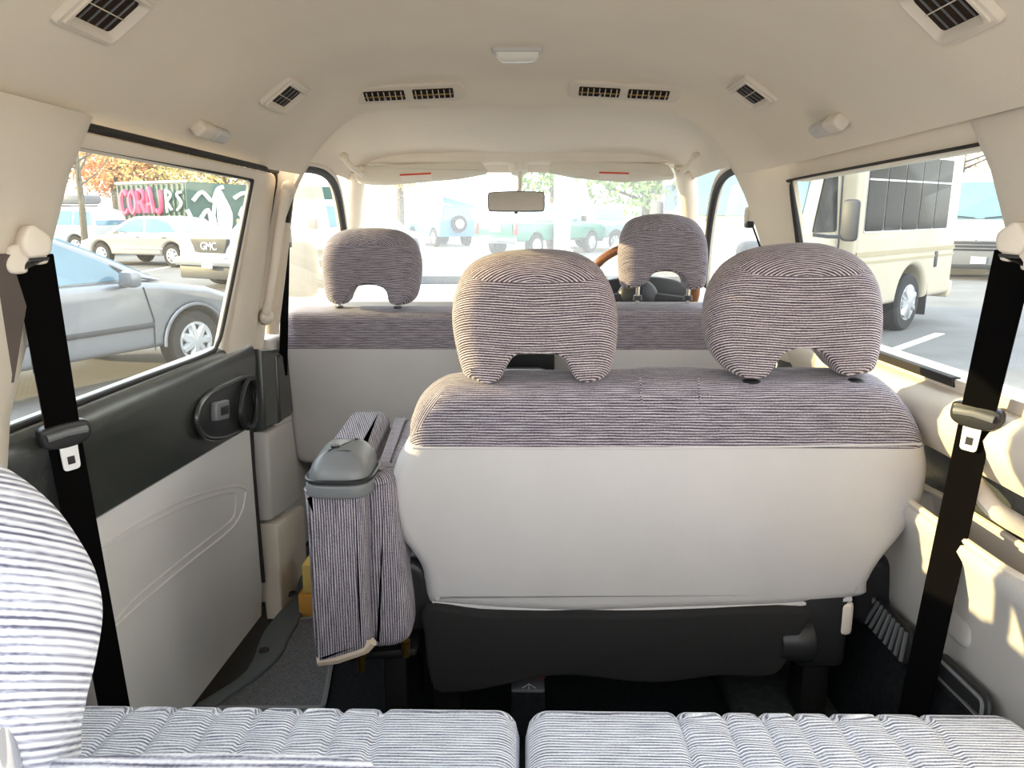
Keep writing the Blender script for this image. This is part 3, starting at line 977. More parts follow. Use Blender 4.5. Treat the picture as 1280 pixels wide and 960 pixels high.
# front seats ---------------------------------------------------------
def front_seat(label, xl, xr, side, hr_px, top, posts):
    t = thing('front_seat', label, 'car seat', ((xl + xr) / 2, 2.45, 0), group='front seats')
    pl = plane(2.25, .60, math.radians(7))
    a0, an, ax, az, af = pl
    zt = top - .60
    o = fillet([(xl + .01, -.27, .04), (xr - .01, -.27, .04), (xr, .02), (xr, zt - .02, .04), (xr - .03, zt, .03), (xl + .03, zt, .03), (xl, zt - .02, .04), (xl, .02)], 4)
    mb = MB().slab(o, af, 0, .15, .022, 4, .05)
    lo, hi = mb.cut(af(0, .105, 0), az)
    lo.build('back_cover', 'velour_beige', t)
    hi.build('upper_back', 'ribbed_fabric_fine', t, stripe=ribs)
    headrest(t, hr_px, plane(2.235, .95, math.radians(4)), .11, posts, 'ribbed_fabric_fine')
    MB().box(((xl + xr) / 2, 2.57, .36), (xr - xl - .02, .44, .16), .05, 4).build('seat_cushion', 'ribbed_fabric_fine', t, stripe=lambda p: (p.x, p.y + p.z))
    MB().box(((xl + xr) / 2, 2.57, .15), (xr - xl - .10, .38, .30), .02, 2).build('seat_base', 'black_plastic', t)
    return t


front_seat('left front seat, its arched headrest nearest the left door window', -.725, -.185, -1, [(414, 382), (404, 374), (399, 350), (398, 325), (404, 304), (420, 291), (445, 287), (475, 287), (500, 292), (517, 306), (524, 330), (523, 355), (518, 374), (508, 382), (492, 383), (484, 378), (481, 366), (473, 360), (458, 358), (443, 361), (436, 371), (431, 381)], .812, ((424, 383), (497, 383)))
front_seat('right front seat, behind the steering wheel', .145, .675, 1, [(795, 362), (780, 361), (776, 345), (775, 320), (779, 295), (790, 277), (812, 270), (845, 269), (870, 276), (884, 292), (889, 315), (888, 345), (884, 360), (872, 364), (860, 362), (856, 351), (846, 343), (832, 341), (818, 344), (810, 355)], .826, ((797, 370), (860, 370)))

# third row ------------------------------------------------------------
def cushion(parent, x0, x1, chans, z=.42):
    y0, y1 = .44, .955
    W_, N, K = x1 - x0, 120, 46
    # profile: underside front, nose, top going back
    prof = []
    for k in range(K + 1):
        t = k / K
        if t < .30:
            a = (t / .30) * math.pi * .62 - .12 * math.pi
            prof.append((y1 - .045 + .045 * math.cos(a), z - .050 + .048 * math.sin(a)))
        else:
            u = (t - .30) / .70
            prof.append((y1 - .048 - u * (y1 - .05 - y0), z - .0 - .012 * u + .006 * math.sin(u * 3.1)))
    rings = []
    for i in range(N + 1):
        u = i / N
        x = x0 + W_ * u
        e = min(x - x0, x1 - x)
        ed = 0 if e > .03 else (1 - math.sqrt(max(0, 1 - (1 - e / .03) ** 2))) * .03
        g = 0
        pw = 0
        for c in chans:
            dd = abs(x - c)
            g += .0055 * math.exp(-(dd / .005) ** 2)
        ring = []
        for y, zz in prof:
            puff = 0
            if chans[0] < x < chans[-1]:
                puff = .003 * math.sin((y * 55 + x * 30)) ** 2
            ring.append(Vector((x, y - (g * .8 + ed * .5 if y > y1 - .06 else 0), zz - g - ed + (puff if y < y1 - .03 else 0))))
        ring += [Vector((x, y0, z - .13)), Vector((x, y1 - .05, z - .13))]
        rings.append(ring)
    mb = MB().loft(rings)
    arc = lambda p: (p.x, (p.y if p.y < y1 - .045 else (y1 - .045 + (z - p.z))) + .05)
    return mb.build('seat_cushion', 'ribbed_fabric_skylit', parent, stripe=arc)


S3 = thing('third_row_seat', 'striped rear cushion lightened for sky light on the left half, under the overexposed headrest', 'car seat', (-.31, .65, 0), group='rear bench halves')
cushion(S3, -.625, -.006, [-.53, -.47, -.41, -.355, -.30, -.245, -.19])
pl = plane(.40, .60, math.radians(3))
a0, an, ax, az, af = pl
bo3 = outline_on(((-30, 946), (80, 941), (200, 936), (320, 936), (400, 938), (445, 944), (474, 958)), a0, an, ax, az)
bo3 = bo3 + [(bo3[-1][0] + .012, bo3[-1][1] - .06), (bo3[-1][0] + .02, -.22), (-.62, -.22), (-.63, .10), (-.58, bo3[0][1] - .012)]
MB().slab(spline(bo3, 4), af, 0, -.10, .006, 5, .035).build('backrest', 'ribbed_fabric_skylit', S3, stripe=ribs)
hr3 = [(-330, 1040), (-380, 960), (-390, 840), (-370, 720), (-310, 630), (-220, 575), (-120, 562), (-45, 576), (5, 602), (50, 640), (84, 685), (108, 730), (118, 780), (113, 830), (100, 885), (86, 940), (72, 1000), (50, 1045), (0, 1065), (-60, 1055), (-100, 1010), (-130, 975), (-170, 965), (-205, 985), (-240, 1040), (-280, 1060)]
headrest(S3, hr3, plane(.40, .85, math.radians(2)), -.09, ((20, 1000), (-220, 1000)), 'ribbed_fabric_skylit', .035, shift=.035)
MB().box((-.31, .68, .17), (.55, .42, .24), .02, 2).build('seat_base', 'black_plastic', S3)
S3b = thing('third_row_seat', 'striped rear cushion lightened for sky light on the right half, below the right hanging belt', 'car seat', (.31, .65, 0), group='rear bench halves')
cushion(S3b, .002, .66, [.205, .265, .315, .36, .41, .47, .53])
MB().box((.31, .40, .40), (.60, .10, .34), .04, 4, Matrix.Rotation(.35, 3, 'X')).build('backrest', 'ribbed_fabric_skylit', S3b, stripe=ribs)
MB().box((.33, .68, .17), (.55, .42, .24), .02, 2).build('seat_base', 'black_plastic', S3b)

# ---- seat belts -------------------------------------------------------
def ribbon(mb, pts, w, wdir, th=.002):
    rings = []
    n = len(pts)
    for i in range(n):
        p = Vector(pts[i]); t = (Vector(pts[min(i + 1, n - 1)]) - Vector(pts[max(i - 1, 0)])).normalized()
        wd = Vector(wdir[i] if isinstance(wdir, list) else wdir)
        wd = (wd - t * wd.dot(t)).normalized()
        nn = wd.cross(t)
        rings.append([p + wd * w / 2 + nn * th, p - wd * w / 2 + nn * th, p - wd * w / 2 - nn * th, p + wd * w / 2 - nn * th])
    mb.loft(rings)
    return mb


def belt(side, label, guide, stop, end, back, w=.047, tilt=0.0):
    g, sp_, e, bk = [Vector(q) for q in (guide, stop, end, back)]
    t = thing('seat_belt', label, 'seat belt', e, group='hanging rear seat belts')
    wd = Vector((.55, -side * .75, 0)) if side < 0 else Vector((.60, -.75, 0))
    pts = [g + (sp_ - g) * (k / 8) for k in range(9)] + [sp_ + (e - sp_) * (k / 10) for k in range(1, 11)]
    ribbon(MB(), pts, w, wd).build('webbing', 'webbing', t)
    b0 = g + Vector((side * .012, -.015, .004))
    ribbon(MB(), [b0 + (bk - b0) * (k / 6) for k in range(7)], w, Vector((.35, .9, 0))).build('webbing', 'webbing_brown', t)
    # guide: swivel plate with the slot, under a hood
    gn = Vector((-side * .80, -.60, 0)).normalized()
    gx = Vector((0, 0, 1)).cross(gn).normalized()
    gf = lambda a, b, d: g + gx * a + Vector((0, 0, b)) - gn * d
    fl_ = lambda px: [(q if side < 0 else (1310 - q[0], q[1] - 4)) for q in px]
    disc = outline_on(fl_([(6, 322), (10, 310), (19, 305), (30, 306), (48, 312), (58, 318), (60, 328), (50, 331), (36, 331), (33, 341), (15, 342), (7, 333)]), g, gn, gx, Vector((0, 0, 1)))
    gd = MB().slab(spline(disc, 4), gf, -.004, .012, .005, 3).build('belt_guide', 'beige_plastic', t)
    hood = outline_on(fl_([(22, 305), (28, 287), (36, 281), (46, 286), (58, 296), (60, 309), (56, 318), (44, 321), (31, 321)]), g, gn, gx, Vector((0, 0, 1)))
    MB().slab(spline(hood, 4), gf, -.016, .018, .005, 3).build('guide_cover', 'beige_plastic', gd)
    slot = outline_on(fl_([(34, 323), (59, 321), (59, 325), (34, 328)]), g, gn, gx, Vector((0, 0, 1)))
    MB().slab(slot, gf, -.008, .0, .001, 1).build('guide_slot', 'black_plastic', gd)
    # tongue
    dr = (e - sp_).normalized()
    wdn = (wd - dr * wd.dot(dr)).normalized()
    nn = wdn.cross(dr)
    if nn.y < 0: nn = -nn
    Rm = Matrix((wdn, nn, dr)).transposed()
    fT = lambda a, b, d: sp_ + Rm @ Vector((a, d, b))
    tg = MB().slab(spline([(-.036, -.010), (-.030, -.020), (0, -.023), (.030, -.020), (.037, -.008), (.033, .008), (.015, .016), (-.015, .016), (-.033, .008)], 4), fT, -.012, .010, .005, 3).build('tongue_grip', 'black_plastic', t)
    MB().tube([fT(-.028, -.006, -.013), fT(0, -.009, -.016), (fT(.028, -.006, -.013))], .006, 8).build('grip_bar', 'gun_plastic', tg)
    fr_ = fillet([(-.013, .012), (.013, .012), (.012, .052, .006), (-.012, .052, .006)], 3)
    hole = [(-.005, .030), (.005, .030), (.005, .042), (-.005, .042)]
    MB().slab(fr_, fT, -.010, -.007, .0005, 1).build('tongue_plate', 'white_plastic', tg)
    MB().slab(hole, fT, -.0115, -.0095).build('tongue_slot', 'black_plastic', tg)
    return t


gL_, gR_ = atX(42, 322, -.635), atX(1268, 318, .632)
belt(-1, 'black hanging seat belt by the left sliding door, silver tongue at sill height', gL_, atX(80, 545, -.69), atX(146, 900, -.68), atX(-5, 480, -.70))
belt(1, 'black hanging seat belt before the right window, wide tongue grip at the sill', gR_, atX(1221, 522, .69), atX(1140, 900, .66), atX(1290, 560, .70))
# front belts on the B pillars
for side, lab, g_, e_ in ((-1, 'narrow dark belt hanging beside the grab handle in the left front window', atY(357, 300, 2.2), atY(354, 470, 2.2)), (1, 'front belt hanging in sunlight on the right pillar edge', atY(938, 275, 2.2), atY(958, 330, 2.2))):
    t = thing('seat_belt', lab, 'seat belt', e_)
    ribbon(MB(), [g_ + (e_ - g_) * (k / 6) for k in range(7)], .035, Vector((.3, .9, 0))).build('webbing', 'webbing', t)
    MB().box(g_ + Vector((0, 0, .012)), (.03, .04, .05), .01, 3).build('belt_guide', 'beige_plastic', t)
    MB().box(g_ + Vector((-side * .004, -.004, -.012)), (.022, .036, .02), .006, 2).build('guide_slot', 'black_plastic', t)

# grab handle on the left B pillar
H = thing('grab_handle', 'long beige grab handle upright on the left pillar', 'grab handle', atY(334, 400, 2.02))
hp = [atY(363, 232, 2.09), atY(359, 236, 2.06), atY(355, 250, 2.045), atY(350, 280, 2.04), atY(343, 330, 2.035), atY(336, 376, 2.03), atY(332, 392, 2.035), atY(331, 402, 2.06)]
hp = spline([tuple(p) for p in hp], 4, closed=False)
MB().tube(hp, .0125, 12).build('grip', 'beige_plastic', H)
for q in ((361, 236, 2.07), (333, 396, 2.05)):
    MB().ball(atY(*q), (.018, .03, .022), 14, 8).build('end_cap', 'beige_plastic', H)

# A pillar grab handles and clips
for side, lab in ((-1, 'short beige assist grip at the top of the left windscreen pillar'), (1, 'short beige assist grip at the top of the right windscreen pillar')):
    t = thing('assist_grip', lab, 'grip', (XC + side * .53, 2.5, 1.26), group='front assist grips')
    a = Vector((XC + side * .520, 2.36, 1.262)); b = Vector((XC + side * .530, 2.62, 1.245))
    MB().tube(spline([tuple(a), tuple(a.lerp(b, .1) + Vector((-side * .012, 0, -.02))), tuple(a.lerp(b, .5) + Vector((-side * .016, 0, -.026))), tuple(a.lerp(b, .9) + Vector((-side * .012, 0, -.02))), tuple(b)], 4, closed=False), .009, 10).build('grip', 'headliner', t)
    for q in (a, b): MB().ball(q, (.014, .02, .013), 12, 8).build('end_cap', 'headliner', t)


# ---- ceiling fittings ---------------------------------------------------
def frame_at(px, py, along):
    """matrix with +z out of the ceiling surface into the cabin, +x along the wanted direction"""
    loc, nrm = ceil_at(px, py)
    z = nrm.normalized()
    x = Vector(along); x = (x - z * x.dot(z)).normalized()
    y = z.cross(x)
    return Matrix(((x.x, y.x, z.x, loc.x), (x.y, y.y, z.y, loc.y), (x.z, y.z, z.z, loc.z), (0, 0, 0, 1)))


def rrect(w, h, r, seg=4): return fillet([(-w / 2, -h / 2, r), (w / 2, -h / 2, r), (w / 2, h / 2, r), (-w / 2, h / 2, r)], seg)


def ceiling_vent(label, px, py, sc, along):
    t = thing('ceiling_vent', label, 'air vent', group='square ceiling vents', matrix=frame_at(px, py, along))
    w, h = (.128 if sc < 1.2 else .104) * sc, .078 * sc
    rings = []
    for o_, z_ in ((0, -.012), (0, .006), (.002, .009), (.007, .010), (.0075, .013), (.011, .0135), (.013, .012), (.020, .002)):
        rings.append([Vector((a, b, z_)) for a, b in rrect(w - 2 * o_, h - 2 * o_, .008)])
    fr_ = MB().loft(rings, cap=False).build('vent_frame', 'beige_plastic', t, local=True)
    MB().slab(rrect(w - .036, h - .036, .002), xyf, -.004, .0035).build('vent_box', 'vent_dark', t, local=True)
    for k in range(4):
        MB().box(((k - 1.5) * (w - .050) / 4, 0, .0045), (.0016, h - .040, .0025), .0004, 1).build('vent_blade', 'gun_plastic', t, local=True)
    MB().box((0, -.002, .0062), (w - .04, .0016, .0015), .0006, 1).build('vent_bar', 'beige_plastic', t, local=True)


ceiling_vent('small square ceiling vent on the left shoulder, above the sliding door grip', 355, 118, 1.12, (0, 1, 0))
ceiling_vent('small square ceiling vent on the right shoulder, above the right window grip', 941, 115, 1.12, (0, 1, 0))
ceiling_vent('large square vent cropped by the top left of the ceiling', 131, 8, 1.22, (0, 1, 0))
ceiling_vent('large square vent cropped by the top right of the ceiling', 1186, 4, 1.22, (0, 1, 0))


def coat_grip(label, px, py):
    t = thing('coat_hook', label, 'coat hook', group='ceiling coat hooks', matrix=frame_at(px, py, (0, 1, 0)))
    MB().box((-.035, 0, .010), (.062, .030, .026), .008, 4).build('hook_base', 'beige_plastic', t, local=True)
    MB().box((.032, 0, .013), (.066, .030, .022), .009, 4).build('hook_lever', 'grey_plastic', t, local=True)


coat_grip('folded beige coat hook above the left sliding window', 260, 160)
coat_grip('folded beige coat hook above the right side window', 1040, 152)

t = thing('ceiling_lamp', 'oblong white courtesy lamp in the middle of the ceiling', 'lamp', matrix=frame_at(647, 62, (1, 0, 0)))
MB().slab(rrect(.105, .045, .008), xyf, -.002, .008, .0, 2, .004).build('lamp_base', 'grey_plastic', t, local=True)
rings = [[Vector((a, b, z_)) for a, b in rrect(.090 - 2 * o_, .034 - 1.2 * o_, .006)] for o_, z_ in ((0, .006), (.002, .016), (.012, .024), (.016, .025))]
MB().loft(rings).build('lamp_lens', 'lens_white', t, local=True)
t = thing('map_lamp', 'small map lamp between the two sun visors', 'lamp', matrix=frame_at(645, 198, (1, 0, 0)))
MB().slab(rrect(.12, .07, .015), xyf, -.002, .016, .0, 3, .008).build('lamp_base', 'visor_vinyl', t, local=True)
MB().slab(rrect(.085, .04, .008), xyf, .012, .024, .0, 3, .005).build('lamp_lens', 'lens_white', t, local=True)
for s_ in (-1, 1):
    MB().box((s_ * .05, .0, .02), (.006, .03, .01), .002, 1).build('switch', 'white_plastic', t, local=True)


def air_outlet(label, px, py):
    m = frame_at(px, py, (1, 0, 0))
    t = thing('air_outlet', label, 'air vent', group='wide outlets on the arch', matrix=m)
    MB().slab(rrect(.276, .066, .022), xyf, -.004, .010, .0, 3, .005).build('outlet_panel', 'beige_plastic', t, local=True)
    for sx_ in (-.060, .060):
        g_ = MB().slab(rrect(.100, .036, .004), xyf, .006, .0115, 0, 1, .001).build('outlet_grille', 'vent_dark', t, local=True)
        for v in g_.data.vertices: v.co.x += sx_
        bl = MB()
        for k in range(7):
            bl.box((sx_ - .042 + k * .014, 0, .013), (.0022, .032, .006), .0006, 1)
        bl.build('grille_blade', 'grey_plastic', g_, local=True)
        MB().box((sx_, .002, .0145), (.096, .0022, .003), .0006, 1).build('grille_bar', 'brass', g_, local=True)
        MB().box((sx_ + .002, -.001, .016), (.007, .013, .006), .002, 2).build('thumb_tab', 'chrome', g_, local=True)


air_outlet('twin-grille air outlet on the ceiling arch, left of the lamp', 511, 114)
air_outlet('twin-grille air outlet on the ceiling arch, right of the lamp', 780, 112)

# rear-view mirror
t = thing('rear_view_mirror', 'interior rear-view mirror hanging from the windscreen header', 'mirror', atY(647, 215, 2.74))
mc = atY(645, 252, 2.70)
mo = spline([(-.098, .0), (-.096, .026), (-.080, .033), (0, .036), (.080, .034), (.096, .028), (.099, .0), (.096, -.028), (.080, -.033), (0, -.034), (-.080, -.033), (-.095, -.027)], 4)
mrot = Matrix.Rotation(-.07, 3, 'X')
mf = lambda a, b, d: mc + mrot @ Vector((a, d, b))
hs = MB().slab(mo, mf, 0, .025, .003, 3, .012).build('mirror_housing', 'gun_plastic', t)
MB().slab(offset(mo if area2(mo) > 0 else mo[::-1], .004), mf, -.002, .002).build('mirror_glass', 'mirror', t)
MB().tube([mc + Vector((0, .02, .02)), atY(650, 236, 2.735), atY(650, 214, 2.75)], .007, 8).build('mirror_stem', 'visor_vinyl', t)
MB().cyl(atY(649, 216, 2.75), atY(648, 206, 2.76), .028, .036, 16).build('mirror_mount', 'visor_vinyl', t)
MB().box(mc + Vector((0, .004, -.037)), (.012, .01, .008), .003, 2).build('dip_lever', 'black_plastic', hs)

# sun visors
def visor(label, px, lab):
    pl = plane(2.72, 1.25, math.radians(-20))
    a0, an, ax, az, af = pl
    t = thing('sun_visor', label, 'sun visor', atP(px[0][0], px[0][1], a0, an), group='sun visors')
    o = fillet([q + (.02,) for q in outline_on(px, a0, an, ax, az)], 5)
    MB().slab(o, af, 0, .022, .009, 4).build('visor_panel', 'visor_vinyl', t)
    lo = outline_on(lab, a0, an, ax, az)
    st_ = MB().slab(lo, af, -.0015, .003).build('warning_sticker', 'label_white', t)
    top_ = [lo[0], lo[1], (lo[1][0], lo[1][1] - .006), (lo[0][0], lo[0][1] - .006)]
    MB().slab(top_, af, -.0025, .002).build('sticker_band', 'label_red', st_)
    tx = MB()
    for r_ in range(2):
        x_ = lo[3][0] + .006
        while x_ < lo[2][0] - .012:
            w_ = random.uniform(.004, .012)
            tx.slab([(x_, lo[3][1] + .006 + r_ * .008), (x_ + w_, lo[3][1] + .006 + r_ * .008), (x_ + w_, lo[3][1] + .009 + r_ * .008), (x_, lo[3][1] + .009 + r_ * .008)], af, -.0022, .0)
            x_ += w_ + .006
    cl = outline_on(((px[2][0] - 0, px[2][1]),), a0, an, ax, az)[0]
    return t


visor('left sun visor folded up with a red-banded sticker', ((441, 206), (600, 200), (612, 215), (575, 222), (480, 230), (446, 228)), ((500, 218), (539, 216), (540, 224), (502, 226)))
visor('right sun visor folded up with a red-banded sticker', ((690, 198), (836, 204), (846, 222), (780, 226), (720, 221), (684, 214)), ((749, 215), (786, 216), (786, 224), (750, 223)))

# dashboard and steering wheel
DB = thing('dashboard', 'pale dashboard across the front under the windscreen', 'dashboard', (XC, 2.95, 0))
rings = []
for i in range(25):
    x = -.70 + 1.38 * i / 24
    rings.append([Vector((x, y, z)) for y, z in ((2.92, .30), (2.90, .50), (2.83, .68), (2.82, .79), (2.87, .825), (2.95, .835), (3.16, .83), (3.16, .30))])
MB().loft(rings).build('dash_body', 'grey_plastic', DB)
MB().slab(spline([(.24, .80), (.28, .865), (.42, .885), (.56, .865), (.60, .80)], 5), lambda a, b, d: Vector((a, 2.80 + d, b)), 0, .14, .01, 3).build('instrument_hood', 'black_plastic', DB)
MB().box((XC, 2.85, .62), (.26, .05, .20), .01, 2).build('radio_panel', 'black_plastic', DB)
CCN = thing('centre_console', 'black console box between the two front seats', 'console', (XC, 2.50, .0))
MB().box((XC, 2.48, .29), (.22, .50, .56), .04, 3).build('console_box', 'black_plastic', CCN)
MB().box((XC + .0, 2.45, .578), (.16, .22, .02), .008, 3).build('console_lid', 'grey_plastic', CCN)
SW = thing('steering_wheel', 'wood-rimmed steering wheel ahead of the right front seat', 'steering wheel', (.42, 2.72, .80))
swc = Vector((.385, 2.62, .835))
Rs = Matrix.Rotation(math.radians(-62), 3, 'X')
MB().tube([swc + Rs @ Vector((.19 * math.cos(a), .19 * math.sin(a), 0)) for a in [2 * math.pi * k / 48 for k in range(48)]], .015, 10, True).build('rim', 'wood_rim', SW)
MB().ball(swc + Vector((0, .03, -.01)), (.07, .03, .06), 18, 12).build('hub', 'black_plastic', SW)
for a in (0.15, math.pi - .15, math.pi * 1.5):
    MB().tube([swc + Vector((0, .03, -.01)), swc + Rs @ Vector((.19 * math.cos(a), .19 * math.sin(a), 0))], [.022, .014], 8, flat=.6).build('spoke', 'black_plastic', SW)
MB().tube([swc + Vector((0, .04, -.02)), (.40, 2.86, .72)], .035, 12).build('column', 'black_plastic', SW)

# small things on the floor
def carton(label, px0, px1, y, z0, m):
    a, b = atY(px0[0], px0[1], y), atY(px1[0], px1[1], y)
    w = .12
    t = thing('carton', label, 'box', (a.x + w / 2, y + .08, z0), group='small cartons')
    h = abs(a.z - b.z)
    MB().box((a.x + w / 2, y + .08, z0 + h / 2), (w, .16, h), .004, 2).build('carton_body', m, t)
    MB().box((a.x + w / 2, y + .08, z0 + h + .0005), (w - .004, .04, .001)).build('tape', 'cardboard_pale' if m == 'cardboard' else 'cardboard', t)
    return a.z, b.z


z_ = atZ(372, 742, .0)
yb_ = 1.93
hb = atY(372, 712, yb_).z - atY(372, 742, yb_).z
carton('orange-brown carton on the floor behind the folded jump seat, lower of two', (372, 742), (386, 712), yb_, .002, 'cardboard')
carton('pale yellow carton stacked on the orange-brown one', (377, 712), (386, 676), yb_ + .005, .004 + hb, 'cardboard_pale')
p = atY(660, 856, 1.44)
t = thing('pouch', 'small dark pouch with a red strip, on the floor under the bench seat', 'pouch', (p.x, 1.48, .002))
pt_ = atY(660, 863, 1.44).z
MB().box((p.x, 1.47, pt_ / 2 - .003), (.072, .06, pt_ - .006), .005, 2).build('pouch_body', 'carpet_black', t)
MB().box((p.x, 1.47, pt_ - .003), (.070, .058, .008), .003, 2).build('pouch_lid', 'gun_plastic', t)
MB().box((p.x + .006, 1.492, pt_ + .003), (.062, .016, .008), .002, 1).build('pouch_strip', 'red_plastic', t)
MB().tube([(p.x - .012, 1.446, pt_ + .001), (p.x + .002, 1.462, pt_ + .001), (p.x + .016, 1.446, pt_ + .001)], .0012, 5).build('arrow_mark', 'white_plastic', t)
MB().tube([(p.x + .002, 1.443, pt_ + .001), (p.x + .002, 1.462, pt_ + .001)], .0012, 5).build('arrow_mark', 'white_plastic', t)

# ================================================================== OUTSIDE
gm = MB()
gm.grid(lambda u, v: Vector((-70 + 140 * u, -25 + 105 * v, gz(-25 + 105 * v))), 8, 8)
GROUND = gm.build('parking_lot_pavement', 'asphalt', kind='structure')
def paint_line(a, b, w=.12):
    a, b = atG(*a), atG(*b)
    d = (b - a).normalized(); s_ = Vector((-d.y, d.x, 0)) * w / 2
    up = Vector((0, 0, .006))
    MB().add([a + s_ + up, b + s_ + up, b - s_ + up, a - s_ + up, a + s_ - up, b + s_ - up, b - s_ - up, a - s_ - up], [(0, 1, 2, 3), (4, 7, 6, 5), (0, 4, 5, 1), (1, 5, 6, 2), (2, 6, 7, 3), (3, 7, 4, 0)]).build('parking_line', 'line_paint', GROUND)
paint_line((1110, 440), (1175, 417))
paint_line((150, 345), (215, 333), .14)
paint_line((225, 331), (250, 331), .14)
paint_line((545, 308), (585, 308), .2)


def wheel(t, x, y, r, w, name='wheel', rimm='alloy'):
    s_ = 1 if y > 0 else -1
    mb = MB()
    sec = [(-w / 2, r * .62), (-w / 2, r * .93), (-w / 2 + .03, r), (w / 2 - .03, r), (w / 2, r * .93), (w / 2, r * .62)]
    rings = []
    for k in range(28):
        a = 2 * math.pi * k / 28
        rings.append([Vector((x + q * math.cos(a), y + d, r + q * math.sin(a))) for d, q in sec])
    mb.loft(rings, closed=True, cap=False, loop=True)
    ty = mb.build(name, 'tyre', t, local=True)
    mb = MB().cyl((x, y - s_ * .02, r), (x, y + s_ * (w / 2 - .03), r), r * .64, r * .62, 24)
    rm = mb.build('rim', 'car_trim', ty, local=True)
    mb = MB()
    for k in range(7):
        a = 2 * math.pi * k / 7
        mb.tube([(x, y + s_ * (w / 2 - .015), r), (x + r * .58 * math.cos(a), y + s_ * (w / 2 - .02), r + r * .58 * math.sin(a))], [.05 * r / .31, .04 * r / .31], 6)
    mb.tube([(x + r * .60 * math.cos(2 * math.pi * k / 24), y + s_ * (w / 2 - .02), r + r * .60 * math.sin(2 * math.pi * k / 24)) for k in range(24)], .025, 6, True)
    mb.build('rim_spokes', rimm, ty, local=True)


def place(px, py, az, lx, ly):
    """matrix of a vehicle standing on the lot, its local point (lx, ly) over the given pixel of the pavement"""
    g = atG(px, py)
    h = math.radians(90 - az)
    R = Matrix.Rotation(h, 4, 'Z')
    o = g - (R @ Vector((lx, ly, 0)))
    o.z = gz(o.y)
    # follow the slope of the lot
    dirv = R @ Vector((1, 0, 0)); yv = R @ Vector((0, 1, 0))
    X_ = Vector((dirv.x, dirv.y, GS * dirv.y)).normalized(); Y_ = Vector((yv.x, yv.y, GS * yv.y)).normalized(); Z_ = X_.cross(Y_).normalized()
    return Matrix(((X_.x, Y_.x, Z_.x, o.x), (X_.y, Y_.y, Z_.y, o.y), (X_.z, Y_.z, Z_.z, o.z), (0, 0, 0, 1)))


def arch_cut(outline_bottom, xw_, r, z0):
    """points of a wheel arch going from rear to front (x increasing)"""
    return [(xw_ - r * math.cos(a), max(z0, .31 + r * math.sin(a) - .0)) for a in [math.pi * k / 10 for k in range(11)]]


def vehicle(name, label, cat, m, paint, Wd, body, wheels, wr_, cabin, windows, screens=(), extras=None, ww=.2, taper=.30, arch_extra=.06, glass='car_glass', group=None):
    """body: (x,z) outline without its underside, rear -> over the top -> front; cabin: (x,z) greenhouse outline"""
    t = thing(name, label, cat, group=group, matrix=m)
    z0 = body[0][1]
    bot = []
    for xw_ in sorted(wheels, reverse=True):
        r = wr_ + arch_extra
        bot += [(xw_ + r * math.cos(a), max(z0, wr_ + r * math.sin(a))) for a in [math.pi * k / 12 for k in range(13)]]
    o = list(body) + bot
    hb_ = Wd / 2
    zb_ = min(z for x, z in cabin)
    zt_ = max(z for x, z in cabin)
    bf = lambda a, b, d: Vector((a, d * (1 - .05 * max(0, (zb_ - b)) * 0), b))
    MB().slab(o, lambda a, b, d: Vector((a, d, b)), -hb_, hb_, .07, 4).build('body', paint, t, local=True)
    cf = lambda a, b, d: Vector((a, d * (1 - taper * (b - zb_)), b))
    MB().slab(cabin, cf, -(hb_ - .06), hb_ - .06, .05, 4).build('cabin', paint, t, local=True)
    for wpoly in windows:
        for s_ in (-1, 1):
            w_ = MB().slab(fillet([q + (.05,) for q in wpoly], 3), cf, s_ * (hb_ - .085), s_ * (hb_ - .05), .0, 2).build('side_window', glass, t, local=True)
    for (x0, za, x1, zb2) in screens:
        a_, b_ = Vector((x0, 0, za)), Vector((x1, 0, zb2))
        dn = Vector((zb2 - za, 0, -(x1 - x0))).normalized()
        if dn.z < 0: dn = -dn
        def sf(u, v, d, a_=a_, b_=b_, dn=dn):
            p_ = a_.lerp(b_, v)
            return Vector((p_.x, u * (hb_ - .13) * (1 - taper * (p_.z - zb_)), p_.z)) + dn * d
        MB().slab(fillet([(-1, .04, .06), (1, .04, .06), (1, .93, .06), (-1, .93, .06)], 3), sf, -.03, .012).build('windscreen', glass, t, local=True)
    for xw_ in wheels:
        for s_ in (-1, 1):
            wheel(t, xw_, s_ * (hb_ - ww / 2 - .01), wr_, ww)
    return t, hb_, cf


def L(t, name, m, c, size, r=.01, rot=None, parent=None):
    return MB().box(c, size, r, 2, rot).build(name, m, parent or t, local=True)


def words(name, txt, size, m, parent, mtx):
    cu = bpy.data.curves.new(name, 'FONT')
    cu.body = txt
    cu.size = size
    cu.extrude = .006
    cu.align_x = 'CENTER'; cu.align_y = 'CENTER'
    tmp = bpy.data.objects.new(name, cu)
    COL.objects.link(tmp)
    me = bpy.data.meshes.new_from_object(tmp.evaluated_get(bpy.context.evaluated_depsgraph_get()))
    bpy.data.objects.remove(tmp)
    me.materials.clear(); me.materials.append(M[m])
    o = bpy.data.objects.new(name, me)
    COL.objects.link(o)
    o.parent = parent
    o.matrix_local = mtx
    return o


